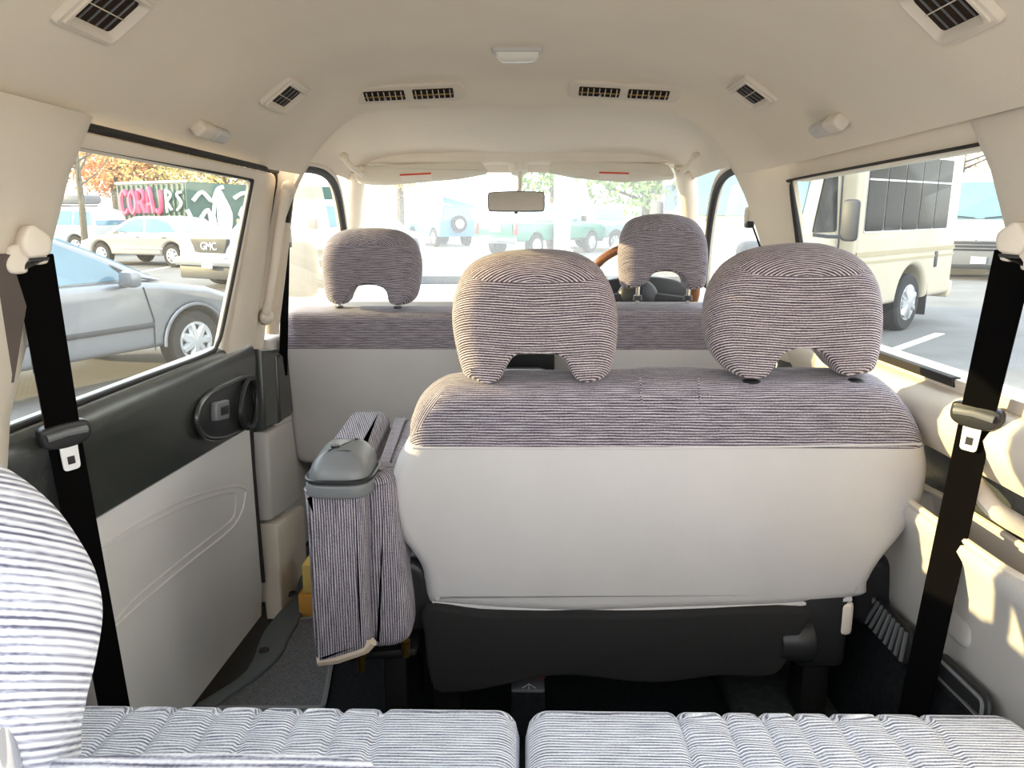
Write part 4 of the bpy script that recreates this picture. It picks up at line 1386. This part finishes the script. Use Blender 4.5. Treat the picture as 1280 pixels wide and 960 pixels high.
# silver hatchback, right side towards the van ------------------------------
hm = place(240, 462, 26, 1.29, -.76)
body = [(-2.0, .25), (-2.08, .5), (-2.06, .85), (-1.98, 1.0), (.62, .98), (.95, .95), (1.5, .86), (1.88, .72), (2.06, .55), (2.08, .3), (2.0, .2)]
cab = [(-1.98, .96), (-1.75, 1.34), (-1.45, 1.46), (-.6, 1.49), (-.1, 1.44), (.62, 1.13), (1.0, .96)]
t, hb_, cf = vehicle('hatchback', 'silver hatchback parked close beside the van, outside the left sliding window', 'car', hm, 'paint_silver', 1.76, spline([tuple(p_) for p_ in body], 1, closed=False), (-1.29, 1.29), .315, spline(cab, 2, closed=False),
                     [[(-.35, 1.0), (-.30, 1.40), (-.08, 1.385), (.42, 1.16), (.62, 1.0)], [(-1.25, 1.0), (-1.15, 1.38), (-.42, 1.41), (-.45, 1.0)]], [(.98, .97, .02, 1.42), (-1.97, .98, -1.62, 1.42)])
for s_ in (-1, 1):
    L(t, 'side_moulding', 'car_trim', (-.15, s_ * .885, .55), (1.9, .03, .05), .012)
    mi = L(t, 'door_mirror', 'paint_silver', (.50, s_ * 1.0, 1.02), (.12, .20, .15), .04)
    L(t, 'mirror_foot', 'car_trim', (.55, s_ * .88, .97), (.10, .10, .04), .012, parent=mi)
    L(t, 'door_handle', 'paint_silver', (-.30, s_ * .89, .86), (.20, .035, .035), .012)
    L(t, 'headlamp', 'lamp_clear', (1.84, s_ * .66, .66), (.22, .30, .14), .05)
    MB().tube([(.78, s_ * .885, .30), (.80, s_ * .886, .60), (.72, s_ * .884, .92)], .006, 6).build('door_gap', 'car_trim', t, local=True)
    MB().tube([(-.42, s_ * .885, .30), (-.40, s_ * .886, .96)], .006, 6).build('door_gap', 'car_trim', t, local=True)
    MB().tube([(1.29 + .385 * math.cos(a), s_ * .882, .315 + .385 * math.sin(a)) for a in [math.pi * k / 16 for k in range(17)]], .018, 6).build('arch_lip', 'paint_silver', t, local=True)
    MB().slab([(.60, 1.0), (.74, 1.0), (.46, 1.15)], cf, s_ * .83, s_ * .835).build('quarter_glass', 'car_trim', t, local=True)

# beige sedan -----------------------------------------------------------------
sm_ = place(134, 331, -70, 1.36, .72)
body = [(-2.15, .24), (-2.32, .45), (-2.34, .80), (-2.25, .98), (-1.4, 1.0), (.9, .93), (1.6, .86), (2.1, .72), (2.28, .5), (2.26, .25)]
cab = [(-1.95, .97), (-1.25, 1.32), (-.7, 1.43), (-.1, 1.44), (.35, 1.36), (1.2, .92)]
t, hb_, cf = vehicle('sedan', 'pale beige four-door sedan parked side-on in front of the graffiti container', 'car', sm_, 'paint_beige', 1.78, body, (-1.36, 1.36), .33, spline(cab, 2, closed=False),
                     [[(-.28, .98), (-.24, 1.37), (-.05, 1.38), (.30, 1.29), (.82, .99)], [(-1.5, .99), (-1.15, 1.28), (-.72, 1.37), (-.36, 1.375), (-.36, .98)]], [(1.18, .93, .28, 1.39), (-1.93, .98, -1.15, 1.36)])
for s_ in (-1, 1):
    L(t, 'door_mirror', 'paint_beige', (.62, s_ * .97, 1.0), (.14, .18, .13), .04)
    for x_ in (-.12, -1.12): L(t, 'door_handle', 'car_trim', (x_, s_ * .89, .84), (.17, .03, .03), .01)
    L(t, 'side_moulding', 'paint_beige', (-.1, s_ * .89, .52), (1.9, .03, .06), .012)
    L(t, 'headlamp', 'lamp_clear', (2.1, s_ * .66, .66), (.24, .34, .13), .05)

# white pickup, front towards the van ---------------------------------------------
pm = place(266, 362, 208, 2.75, -.0)
body = [(-2.7, .5), (-2.85, .75), (-2.85, 1.15), (-2.8, 1.2), (-.7, 1.2), (1.0, 1.2), (2.3, 1.16), (2.62, 1.06), (2.72, .85), (2.74, .55), (2.6, .42)]
cab = [(-.75, 1.18), (-.62, 1.75), (-.4, 1.86), (.5, 1.85), (.75, 1.74), (1.35, 1.18)]
t, hb_, cf = vehicle('pickup_truck', 'white pickup truck facing the van, grille badge reading GMC', 'truck', pm, 'paint_white', 1.96, body, (-1.85, 1.75), .40, cab,
                     [[(-.6, 1.24), (-.5, 1.7), (.45, 1.72), (.95, 1.24)]], [(1.33, 1.2, .72, 1.76)], ww=.26)
gr = MB().slab(fillet([(-.44, .76, .02), (.44, .76, .02), (.56, 1.05, .03), (-.56, 1.05, .03)]), lambda a, b, d: Vector((2.73 + d, a, b)), -.05, .03, 0, 2, .01).build('grille', 'car_trim', t, local=True)
words('badge_letters', 'GMC', .22, 'plate_white', gr, Matrix.Translation(Vector((2.765, 0, .89))) @ Matrix(((0, 0, 1, 0), (1, 0, 0, 0), (0, 1, 0, 0), (0, 0, 0, 1))))
L(t, 'front_bumper', 'chrome', (2.80, 0, .58), (.20, 1.94, .18), .05)
L(t, 'air_dam', 'car_trim', (2.74, 0, .36), (.14, 1.80, .28), .03)
L(t, 'licence_plate', 'plate_white', (2.91, .08, .54), (.02, .31, .16), .005)
for s_ in (-1, 1):
    L(t, 'headlamp', 'lamp_clear', (2.66, s_ * .82, .92), (.14, .30, .26), .03)
    L(t, 'door_mirror', 'car_trim', (.85, s_ * 1.12, 1.32), (.12, .22, .22), .04)

# white wagon with roof box ------------------------------------------------------------
um = place(28, 318, -75, 1.3, .75)
body = [(-2.2, .35), (-2.3, .6), (-2.3, 1.05), (1.0, 1.03), (1.9, .96), (2.2, .80), (2.28, .5), (2.2, .3)]
cab = [(-2.28, 1.02), (-2.05, 1.58), (-1.7, 1.68), (.2, 1.68), (.5, 1.6), (1.2, 1.03)]
t, hb_, cf = vehicle('wagon', 'white wagon with a roof box, behind the bare tree at the left', 'car', um, 'paint_white', 1.82, body, (-1.35, 1.35), .35, cab,
                     [[(-.20, 1.08), (-.2, 1.58), (.35, 1.56), (.85, 1.08)], [(-1.2, 1.08), (-1.2, 1.58), (-.3, 1.58), (-.3, 1.08)], [(-2.1, 1.08), (-1.95, 1.56), (-1.3, 1.58), (-1.3, 1.08)]], [(1.18, 1.05, .48, 1.62), (-2.27, 1.05, -2.0, 1.6)])
L(t, 'roof_box', 'bumper_grey', (-.5, -.1, 1.98), (1.9, .8, .34), .12)
for x_ in (-1.1, .1): L(t, 'roof_bar', 'car_trim', (x_, 0, 1.76), (.06, 1.2, .05), .01)
for s_ in (-1, 1): L(t, 'door_mirror', 'paint_white', (.72, s_ * .98, 1.12), (.14, .18, .14), .04)

# graffiti container and painted wall ---------------------------------------------------
def stroke(pts, f, w, m, name, parent):
    MB().tube([f(a, b) for a, b in pts], w, 6, flat=1).build(name, m, parent)


ca, cb_ = atY(148, 262, 31), atY(236, 262, 29.5)
CT = thing('shipping_container', 'dark green shipping container with pink graffiti letters', 'container', ((ca.x + cb_.x) / 2, 30.2, gz(30.2)))
ax_ = (Vector((cb_.x, cb_.y, 0)) - Vector((ca.x, ca.y, 0))); CL = ax_.length; ax_.normalize(); nn_ = Vector((ax_.y, -ax_.x, 0))
z0c, z1c = gz(30.2), atY(192, 228, 30.2).z
cfn = lambda a, b, d=0: Vector((ca.x, ca.y, 0)) + ax_ * a + nn_ * d + Vector((0, 0, b))
MB().slab([(0, z0c), (CL, z0c), (CL, z1c), (0, z1c)], lambda a, b, d: cfn(a, b, -d), 0, 2.4).build('container_wall', 'container_green', CT)
rb = MB()
for k in range(14): rb.slab([(k * CL / 14 + .05, z0c + .1), (k * CL / 14 + .14, z0c + .1), (k * CL / 14 + .14, z1c - .08), (k * CL / 14 + .05, z1c - .08)], lambda a, b, d: cfn(a, b, d), -.01, .04)
rb.build('corrugation', 'container_green', CT)
MB().tube([cfn(0, z1c, .02), cfn(CL, z1c, .02)], .05, 6).build('top_rail', 'graffiti_white', CT)
hgt = z1c - z0c
def glyph(shapes, x, w, zb_, h, parent, m='graffiti_pink', wd=.09, name='graffiti_letter', f=cfn):
    mb = MB()
    for sh in shapes:
        mb.tube([f(x + a * w, zb_ + b * h, .06) for a, b in spline(sh, 4, closed=False)], wd, 6)
    mb.build(name, m, parent)
zl, hl = z1c - 1.15, .85
cC = [[(.9, .8), (.6, 1), (.2, .8), (.1, .45), (.3, .08), (.7, .02), (.95, .2)]]
cO = [[(.5, 1), (.12, .7), (.15, .25), (.5, 0), (.88, .3), (.85, .75), (.5, 1)]]
cR = [[(.15, 0), (.15, .95), (.7, .95), (.85, .7), (.6, .5), (.2, .48)], [(.5, .48), (.9, 0)]]
cA = [[(.1, 0), (.4, .98), (.6, .98), (.9, 0)], [(.25, .4), (.75, .4)]]
cJ = [[(.75, 1), (.78, .3), (.5, 0), (.15, .15)]]
lw = CL * .62 / 5
for k, g_ in enumerate((cC, cO, cR, cA, cJ)): glyph(g_, CL * .06 + k * lw, lw * .95, zl, hl, CT)
glyph([[(.2, 0), (.2, 1)], [(.2, 1), (.9, .8), (.3, .5)], [(.3, .5), (.9, .1)]], CL * .70, lw * .8, zl, hl, CT, 'graffiti_white', .06)
glyph([[(.9, .9), (.2, .8), (.8, .4), (.1, .1)]], CL * .85, lw * .8, zl, hl, CT, 'graffiti_white', .06)
# painted boundary wall further right
wa, wb = atY(234, 262, 28.0), atY(420, 262, 30.5)
PW = thing('graffiti_wall', 'dark boundary wall with white graffiti outlines, right of the container', 'wall', ((wa.x + wb.x) / 2, 29.2, gz(29)))
ax2 = (Vector((wb.x, wb.y, 0)) - Vector((wa.x, wa.y, 0))); WLn = ax2.length; ax2.normalize(); n2_ = Vector((ax2.y, -ax2.x, 0))
wfn = lambda a, b, d=0: Vector((wa.x, wa.y, 0)) + ax2 * a + n2_ * d + Vector((0, 0, b))
zw1 = atY(280, 230, 28.5).z
MB().slab([(0, gz(28)), (WLn, gz(28)), (WLn, zw1), (0, zw1)], lambda a, b, d: wfn(a, b, -d), 0, .25).build('wall_panel', 'container_green', PW)
zg0, hg = gz(28) + .4, zw1 - gz(28) - .5
for sh in ([(0, .6), (.06, .2), (.1, .15)], [(.04, .75), (.1, .9), (.16, .75), (.20, .95), (.24, 1.0)], [(.16, .5), (.20, .9), (.27, .55), (.25, .2), (.19, .1), (.16, .5)], [(.3, .8), (.38, .9), (.5, .75), (.6, .95)], [(.08, .45), (.13, .6), (.14, .35), (.08, .45)], [(.33, .5), (.36, .65), (.4, .5), (.33, .5)], [(.42, .2), (.48, .4), (.5, .1), (.42, .2)], [(.6, .3), (.7, .8), (.8, .3)], [(.84, .2), (.9, .8), (.97, .3)]):
    MB().tube([wfn(a * WLn, zg0 + b * hg, .05) for a, b in spline(sh, 4, closed=False)], .075, 6).build('graffiti_stroke', 'graffiti_white', PW)
MB().slab(spline([(.20 * WLn, zg0 + .15 * hg), (.255 * WLn, zg0 + .3 * hg), (.26 * WLn, zg0 + .65 * hg), (.215 * WLn, zg0 + .95 * hg), (.185 * WLn, zg0 + .55 * hg)], 4), lambda a, b, d: wfn(a, b, d), 0, .05).build('graffiti_fill', 'graffiti_white', PW)


# trees -----------------------------------------------------------------------------------
def tree(name, label, cat, base, h, crown_r, leafm, n_leaf, trunk_r=.14, bare=False, seed=1, leaf=.22, group=None):
    rnd = random.Random(seed)
    t = thing(name, label, cat, base, group=group)
    b = Vector(base)
    mb = MB()
    topz = h * .55
    mb.tube([b, b + Vector((.05, 0, topz * .5)), b + Vector((0, .05, topz)), b + Vector((.1, 0, h * .9))], [trunk_r * 1.2, trunk_r, trunk_r * .8, trunk_r * .2], 8)
    tips = []
    for k in range(26 if bare else 12):
        z_ = h * rnd.uniform(.32, .85)
        a = rnd.uniform(0, 6.283); ln = crown_r * rnd.uniform(.5, 1.0) * (1.15 - z_ / h * .6)
        p1 = b + Vector((0, 0, z_)); p3 = p1 + Vector((math.cos(a) * ln, math.sin(a) * ln, ln * rnd.uniform(.5, 1.1)))
        pm_ = p1.lerp(p3, .5) + Vector((0, 0, -.1 * ln))
        mb.tube([p1, pm_, p3], [trunk_r * .35, trunk_r * .2, trunk_r * .07], 5)
        tips.append(p3)
        if bare:
            for q in range(5):
                s0 = pm_.lerp(p3, rnd.random()); s1 = s0 + Vector((rnd.uniform(-1, 1), rnd.uniform(-1, 1), rnd.uniform(.1, 1))) * ln * .45
                mb.tube([s0, s1], [trunk_r * .09, trunk_r * .04], 4)
                tips.append(s1)
    mb.build('trunk', 'bark', t)
    if n_leaf:
        lf = MB()
        blobs = [(b + Vector((rnd.uniform(-.55, .55) * crown_r, rnd.uniform(-.55, .55) * crown_r, h * rnd.uniform(.45, .95))), crown_r * rnd.uniform(.35, .6)) for _ in range(12)]
        if bare: blobs = [(q, .4) for q in tips]
        for k in range(n_leaf):
            c, r = blobs[rnd.randrange(len(blobs))]
            d = Vector((rnd.gauss(0, 1), rnd.gauss(0, 1), rnd.gauss(0, 1))).normalized() * r * rnd.uniform(.5, 1.0)
            p_ = c + d
            u = Vector((rnd.gauss(0, 1), rnd.gauss(0, 1), rnd.gauss(0, 1))).normalized(); v = u.orthogonal().normalized()
            s_ = leaf * rnd.uniform(.6, 1.2)
            lf.add([p_ - u * s_, p_ + v * s_ * .5, p_ + u * s_, p_ - v * s_ * .5], [(0, 1, 2, 3)])
        o = lf.build('foliage', leafm, t, smooth=False)
    return t


g = atG(108, 322)
tree('bare_tree', 'slender bare tree rising in front of the white wagon', 'tree', (-14.6, 25.6, gz(25.6)), 6.5, 2.2, 'leaf_yellow', 500, .10, True, 3, .07)
def far(px, y): 
    p_ = atY(px, 262, y)
    return (p_.x, y, gz(y))
tree('autumn_tree', 'orange autumn tree behind the left end of the container', 'tree', far(145, 38), 7.0, 3.0, 'leaf_orange', 5200, .2, False, 5, .12)
tree('autumn_tree', 'yellow autumn tree above the container, seen through the sliding window', 'tree', far(205, 39), 7.2, 3.6, 'leaf_yellow', 6400, .2, False, 6, .12)
tree('autumn_tree', 'pale yellow tree above the right end of the graffiti wall', 'tree', far(285, 40), 6.6, 3.2, 'leaf_yellow', 5200, .2, False, 7, .12)
tree('autumn_tree', 'yellow tree beyond the windscreen, above the left front headrest', 'tree', far(500, 44), 8.0, 3.4, 'leaf_yellow', 6000, .2, False, 8, .12)
tree('leafy_tree', 'green tree beyond the windscreen, left of the right front headrest', 'tree', far(806, 42), 6.2, 4.2, 'leaf_green', 4200, .22, False, 9)
tree('leafy_tree', 'green tree beyond the windscreen, above the interior mirror', 'tree', far(690, 52), 8.8, 4.0, 'leaf_green', 3200, .22, False, 10)
tree('leafy_tree', 'rusty tree showing between the shuttle bus and the white van', 'tree', far(1195, 40), 9.5, 3.6, 'leaf_orange', 4000, .2, False, 11, .12)

# shuttle bus --------------------------------------------------------------------------------
axz = 227                                   # heading (front) azimuth
A0 = Vector((4.03, 9.5))
hd = Vector((math.sin(math.radians(axz)), math.cos(math.radians(axz))))
# local frame: x forward, y left; the visible (driver's, left) side is y = +1.15
bm_o = A0 - hd * 0.0
lft = Vector((-hd.y, hd.x))
o2 = bm_o - lft * 1.15
hz = math.radians(90 - axz)
X_ = Vector((hd.x, hd.y, GS * hd.y)).normalized(); Y_ = Vector((lft.x, lft.y, GS * lft.y)).normalized(); Z_ = X_.cross(Y_).normalized()
bm_m = Matrix(((X_.x, Y_.x, Z_.x, o2.x), (X_.y, Y_.y, Z_.y, o2.y), (X_.z, Y_.z, Z_.z, gz(o2.y)), (0, 0, 0, 1)))
BUS = thing('shuttle_bus', 'cream shuttle bus with dark passenger windows, outside the right side window', 'bus', matrix=bm_m)
Lb = 3.15                                    # passenger body length behind the cab
o = [(-Lb, .42), (-Lb, 2.75), (-Lb + .15, 2.88), (.15, 2.88), (.75, 2.62), (.78, 2.45), (.10, 2.42), (.10, .42)]
xr_ = -1.72
arc = [(xr_ + .50 * math.cos(a), max(.42, .40 + .50 * math.sin(a))) for a in [math.pi * k / 14 for k in range(15)]]
MB().slab(o + arc, lambda a, b, d: Vector((a, d, b)), -1.15, 1.15, .07, 4).build('body', 'bus_cream', BUS, local=True)
cabo = [(0.05, .45), (0.05, 2.45), (.55, 2.40), (.95, 1.55), (1.25, 1.42), (2.05, 1.28), (2.25, 1.1), (2.28, .55), (2.1, .42)]
xf_ = 1.55
arc = [(xf_ + .48 * math.cos(a), max(.42, .40 + .48 * math.sin(a))) for a in [math.pi * k / 14 for k in range(15)]]
cbf = lambda a, b, d: Vector((a, d * (1 - .06 * max(0, b - 1.3)), b))
MB().slab(cabo + arc, cbf, -.98, .98, .08, 4).build('cab', 'bus_cream', BUS, local=True)
nwin = 5
wx0, wx1 = -.04, -2.70
for k in range(nwin):
    a1 = wx0 + (wx1 - wx0) * k / nwin - .02; a0_ = wx0 + (wx1 - wx0) * (k + 1) / nwin + .02
    for s_ in (-1, 1):
        fr_ = MB().slab(fillet([(a0_ - .015, 1.36, .03), (a1 + .015, 1.36, .03), (a1 + .015, 2.32, .03), (a0_ - .015, 2.32, .03)], 2), lambda a, b, d, s_=s_: Vector((a, s_ * d, b)), 1.14, 1.158).build('passenger_window', 'graffiti_white' if 0 else 'alloy', BUS, local=True)
        MB().slab(fillet([(a0_, 1.38, .03), (a1, 1.38, .03), (a1, 2.30, .03), (a0_, 2.30, .03)], 2), lambda a, b, d, s_=s_: Vector((a, s_ * d, b)), 1.14, 1.166).build('pane', 'bus_glass', fr_, local=True)
        MB().slab([(a0_, 1.98), (a1, 1.98), (a1, 2.0), (a0_, 2.0)], lambda a, b, d, s_=s_: Vector((a, s_ * d, b)), 1.15, 1.172).build('transom', 'alloy', fr_, local=True)
for s_ in (-1, 1):
    MB().slab(fillet([(.30, 1.38, .05), (.88, 1.38, .05), (.55, 2.18, .08), (.30, 2.20, .08)], 3), lambda a, b, d, s_=s_: cbf(a, b, s_ * d), .95, .992).build('side_window', 'bus_glass', BUS, local=True)
    MB().tube([(.22, s_ * .985, .55), (.22, s_ * .985, 1.3), (.20, s_ * .95, 2.2)], .012, 6).build('door_gap', 'car_trim', BUS, local=True)
    mr_ = L(BUS, 'door_mirror', 'car_trim', (.74, s_ * 1.34, 1.52), (.10, .20, .46), .05)
    MB().tube([(.74, s_ * 1.32, 1.34), (.80, s_ * 1.12, 1.34), (.84, s_ * .93, 1.36)], .02, 6).build('mirror_arm', 'car_trim', mr_, local=True)
    for z_, h_ in ((1.10, .06), (1.00, .03)):
        L(BUS, 'side_stripe', 'bus_gold', (-1.52, s_ * 1.152, z_), (3.2, .012, h_), .0)
    L(BUS, 'mud_flap', 'tyre', (-2.28, s_ * .95, .40), (.03, .40, .46), .01)
    L(BUS, 'side_vent', 'car_trim', (-2.45, s_ * 1.152, .95), (.10, .02, .22), .005)
    L(BUS, 'headlamp', 'lamp_clear', (2.22, s_ * .75, .95), (.10, .30, .20), .03)
    L(BUS, 'rear_bumper', 'bus_cream', (-3.16, s_ * .9, .48), (.18, .5, .24), .03)
a_, b_ = Vector((.98, 0, 1.52)), Vector((.58, 0, 2.36))
dn = Vector((.84, 0, .40)).normalized()
MB().slab(fillet([(-.88, .05, .06), (.88, .05, .06), (.82, .92, .06), (-.82, .92, .06)], 3), lambda u, v, d: Vector((a_.lerp(b_, v).x, u, a_.lerp(b_, v).z)) + dn * d, -.03, .02).build('windscreen', 'car_glass', BUS, local=True)
MB().slab(fillet([(-.5, .62, .03), (.5, .62, .03), (.5, 1.02, .03), (-.5, 1.02, .03)]), lambda a, b, d: Vector((2.27 + d, a, b)), -.02, .02).build('grille', 'car_trim', BUS, local=True)
for s_ in (-1, 1):
    wheel(BUS, xr_, s_ * .98, .39, .28)
    wheel(BUS, xf_, s_ * .84, .39, .24)

# white van, front towards us -------------------------------------------------------------------
vm = place(1216, 350, 207, 2.6, 0)
body = [(-2.6, .35), (-2.7, .6), (-2.68, 2.35), (-2.4, 2.52), (.9, 2.52), (1.25, 2.40), (1.95, 1.42), (2.45, 1.22), (2.62, 1.0), (2.68, .6), (2.6, .32)]
cab = [(-.2, 1.3), (-.2, 2.44), (.9, 2.46), (1.2, 2.34), (1.85, 1.4)]
t, hb_, cf = vehicle('delivery_van', 'white delivery van with dark grey bumper, front-on behind the shuttle bus', 'van', vm, 'paint_white', 2.05, body, (-1.9, 1.75), .36, [(-2.2, 1.3), (-2.2, 2.45), (.9, 2.47), (1.22, 2.36), (1.90, 1.40)],
                     [[(.35, 1.38), (.35, 2.0), (1.15, 2.0), (1.60, 1.40)]], [], ww=.24, taper=.0, arch_extra=.05)
a2_, b2_ = Vector((2.02, 0, 1.40)), Vector((1.36, 0, 2.26))
dn2 = Vector((.86, 0, .66)).normalized()
wsv = MB().slab(fillet([(-.94, .0, .1), (.94, .0, .1), (.86, 1.0, .1), (-.86, 1.0, .1)], 3), lambda u, v, d: Vector((a2_.lerp(b2_, v).x, u, a2_.lerp(b2_, v).z)) + dn2 * d, -.04, .03).build('windscreen', 'car_glass', t, local=True)
for s_ in (-1, 1):
    MB().tube([(2.07, s_ * .1, 1.43), (2.0, s_ * .75, 1.50)], .015, 6).build('wiper', 'car_trim', wsv, local=True)
    hl_ = L(t, 'headlamp', 'lamp_clear', (2.44, s_ * .84, 1.02), (.30, .26, .30), .06)
    L(t, 'turn_signal', 'lamp_amber', (2.55, s_ * .90, .94), (.18, .14, .10), .03, parent=hl_)
    L(t, 'door_mirror', 'car_trim', (1.55, s_ * 1.18, 1.5), (.14, .22, .38), .05)
L(t, 'front_bumper', 'bumper_grey', (2.60, 0, .58), (.26, 2.06, .54), .08)
gr = L(t, 'grille', 'car_trim', (2.70, 0, .80), (.10, 1.0, .24), .03)
for z_ in (.74, .82, .90): L(t, 'grille_bar', 'bumper_grey', (2.755, 0, z_), (.02, .98, .025), .005, parent=gr)
L(t, 'badge', 'chrome', (2.76, 0, .93), (.03, .16, .09), .012)
L(t, 'licence_plate', 'plate_white', (2.75, .05, .47), (.02, .31, .16), .005)
L(t, 'air_dam', 'car_trim', (2.62, 0, .34), (.2, 1.8, .14), .03)

# vehicles seen through the windscreen ------------------------------------------------------------
def pickup_rear(label, m, paint, plate=True):
    body = [(-2.75, .55), (-2.85, .75), (-2.82, 1.18), (-.55, 1.18), (1.1, 1.18), (2.4, 1.12), (2.65, .95), (2.68, .55), (2.5, .42)]
    cab = [(-.6, 1.16), (-.45, 1.72), (-.2, 1.84), (.6, 1.84), (.85, 1.74), (1.45, 1.16)]
    t, hb_, cf = vehicle('pickup_truck', label, 'truck', m, paint, 1.95, body, (-1.75, 1.75), .39, cab, [[(-.42, 1.22), (-.35, 1.68), (.15, 1.7), (.15, 1.22)], [(.22, 1.22), (.22, 1.7), (.65, 1.7), (1.05, 1.22)]], [(1.43, 1.18, .82, 1.76), (-.62, 1.2, -.42, 1.74)], ww=.26)
    L(t, 'tailgate', paint, (-2.86, 0, .98), (.05, 1.5, .44), .02)
    L(t, 'rear_bumper', 'chrome', (-2.92, 0, .58), (.18, 1.9, .2), .04)
    L(t, 'licence_plate', 'plate_white', (-2.90, 0, 1.0), (.02, .5, .26), .005)
    for s_ in (-1, 1):
        L(t, 'tail_lamp', 'lamp_red', (-2.83, s_ * .88, .98), (.08, .16, .40), .02)
        L(t, 'door_mirror', 'car_trim', (.95, s_ * 1.1, 1.3), (.12, .2, .2), .04)
    return t


pickup_rear('green pickup truck seen from behind through the windscreen, under the interior mirror', place(668, 321, 38, -1.75, -.85), 'paint_green')
pickup_rear('silver-teal pickup truck right of the green one through the windscreen', place(766, 311, -42, -.0, -.85), 'paint_teal')
wm = place(494, 328, 20, 0, -.8)
body = [(-2.0, .3), (-2.1, .55), (-2.08, 1.0), (.7, 1.0), (1.6, .88), (2.0, .65), (2.02, .3)]
cab = [(-2.06, .98), (-1.75, 1.5), (-1.4, 1.6), (-.2, 1.6), (.1, 1.52), (.95, .98)]
t, hb_, cf = vehicle('hatchback', 'white hatchback ahead of the left front headrest, seen through the windscreen', 'car', wm, 'paint_white', 1.74, body, (-1.28, 1.28), .32, cab, [[(-.3, 1.04), (-.3, 1.5), (.05, 1.46), (.65, 1.04)], [(-1.5, 1.04), (-1.4, 1.5), (-.4, 1.5), (-.4, 1.04)]], [(.93, 1.0, .08, 1.54), (-2.05, 1.02, -1.68, 1.55)])
for s_ in (-1, 1): L(t, 'tail_lamp', 'lamp_red', (-2.03, s_ * .72, .92), (.1, .2, .28), .04)
L(t, 'rear_bumper', 'paint_white', (-2.08, 0, .5), (.12, 1.7, .3), .05)
jm = place(570, 306, -30, 0, -.8)
body = [(-1.9, .45), (-1.95, .7), (-1.95, 1.1), (1.0, 1.08), (1.9, 1.02), (2.0, .6), (1.9, .42)]
cab = [(-1.93, 1.06), (-1.85, 1.8), (.3, 1.82), (.7, 1.08)]
t, hb_, cf = vehicle('off_roader', 'blue off-roader with a rear spare wheel, left of the green pickup', 'car', jm, 'paint_blue', 1.75, body, (-1.2, 1.25), .38, cab, [[(-1.6, 1.14), (-1.6, 1.7), (-.4, 1.7), (-.4, 1.14)], [(-.3, 1.14), (-.3, 1.7), (.2, 1.7), (.45, 1.14)]], [(.68, 1.1, .32, 1.78), (-1.94, 1.1, -1.87, 1.76)], ww=.24)
sw_ = MB().cyl((-1.97, 0, 1.0), (-2.17, 0, 1.0), .36, .36, 24, .03).build('spare_wheel', 'tyre', t, local=True)
MB().cyl((-2.16, 0, 1.0), (-2.19, 0, 1.0), .22, .20, 20).build('rim', 'alloy', sw_, local=True)

# blue awning, white post, low wall in front
p_ = atY(575, 254, 46)
t = thing('awning', 'blue sloping awning on posts beyond the off-roader', 'awning', (p_.x, 46, gz(46)))
MB().slab([(p_.x - .9, p_.z + .35), (p_.x + 1.0, p_.z - .2), (p_.x + 1.0, p_.z - .28), (p_.x - .9, p_.z + .0)], lambda a, b, d: Vector((a, 45 + d, b)), 0, 2.5).build('canopy', 'paint_blue', t)
for x_, y_ in ((-.8, 45.1), (.9, 45.1), (-.8, 47.3), (.9, 47.3)):
    MB().tube([(p_.x + x_, y_, gz(y_)), (p_.x + x_, y_, p_.z - .1)], .05, 8).build('post', 'alloy', t)
p_ = atG(702, 320)
t = thing('utility_post', 'thick white post between the two pickups, beyond the windscreen', 'post', tuple(p_))
MB().cyl(p_, p_ + Vector((0, 0, 4.2)), .30, .30, 20).build('shaft', 'plate_white', t)
MB().cyl(p_ , p_ + Vector((0, 0, .25)), .42, .40, 20, .03).build('footing', 'stucco', t)
pa, pb_ = far(815, 40), far(1000, 40)
t = thing('low_building', 'pale low building beyond the right front window', 'building', ((pa[0] + pb_[0]) / 2, 42, gz(42)))
MB().box(((pa[0] + pb_[0]) / 2 + .5, 43, gz(43) + 2.0), (pb_[0] - pa[0], 6, 4.0), .05, 1).build('walls', 'stucco', t)
MB().box(((pa[0] + pb_[0]) / 2 + .5, 43, gz(43) + 4.1), (pb_[0] - pa[0] + .5, 6.5, .25), .05, 1).build('roof', 'fence_grey', t)
for k in range(3):
    x_ = pa[0] + 1.2 + k * 2.3
    fr_ = MB().box((x_, 39.98, gz(43) + 2.1), (1.3, .1, 1.4), .03, 1).build('window', 'alloy', t)
    MB().box((x_, 39.94, gz(43) + 2.1), (1.15, .1, 1.25), .02, 1).build('pane', 'car_glass', fr_)
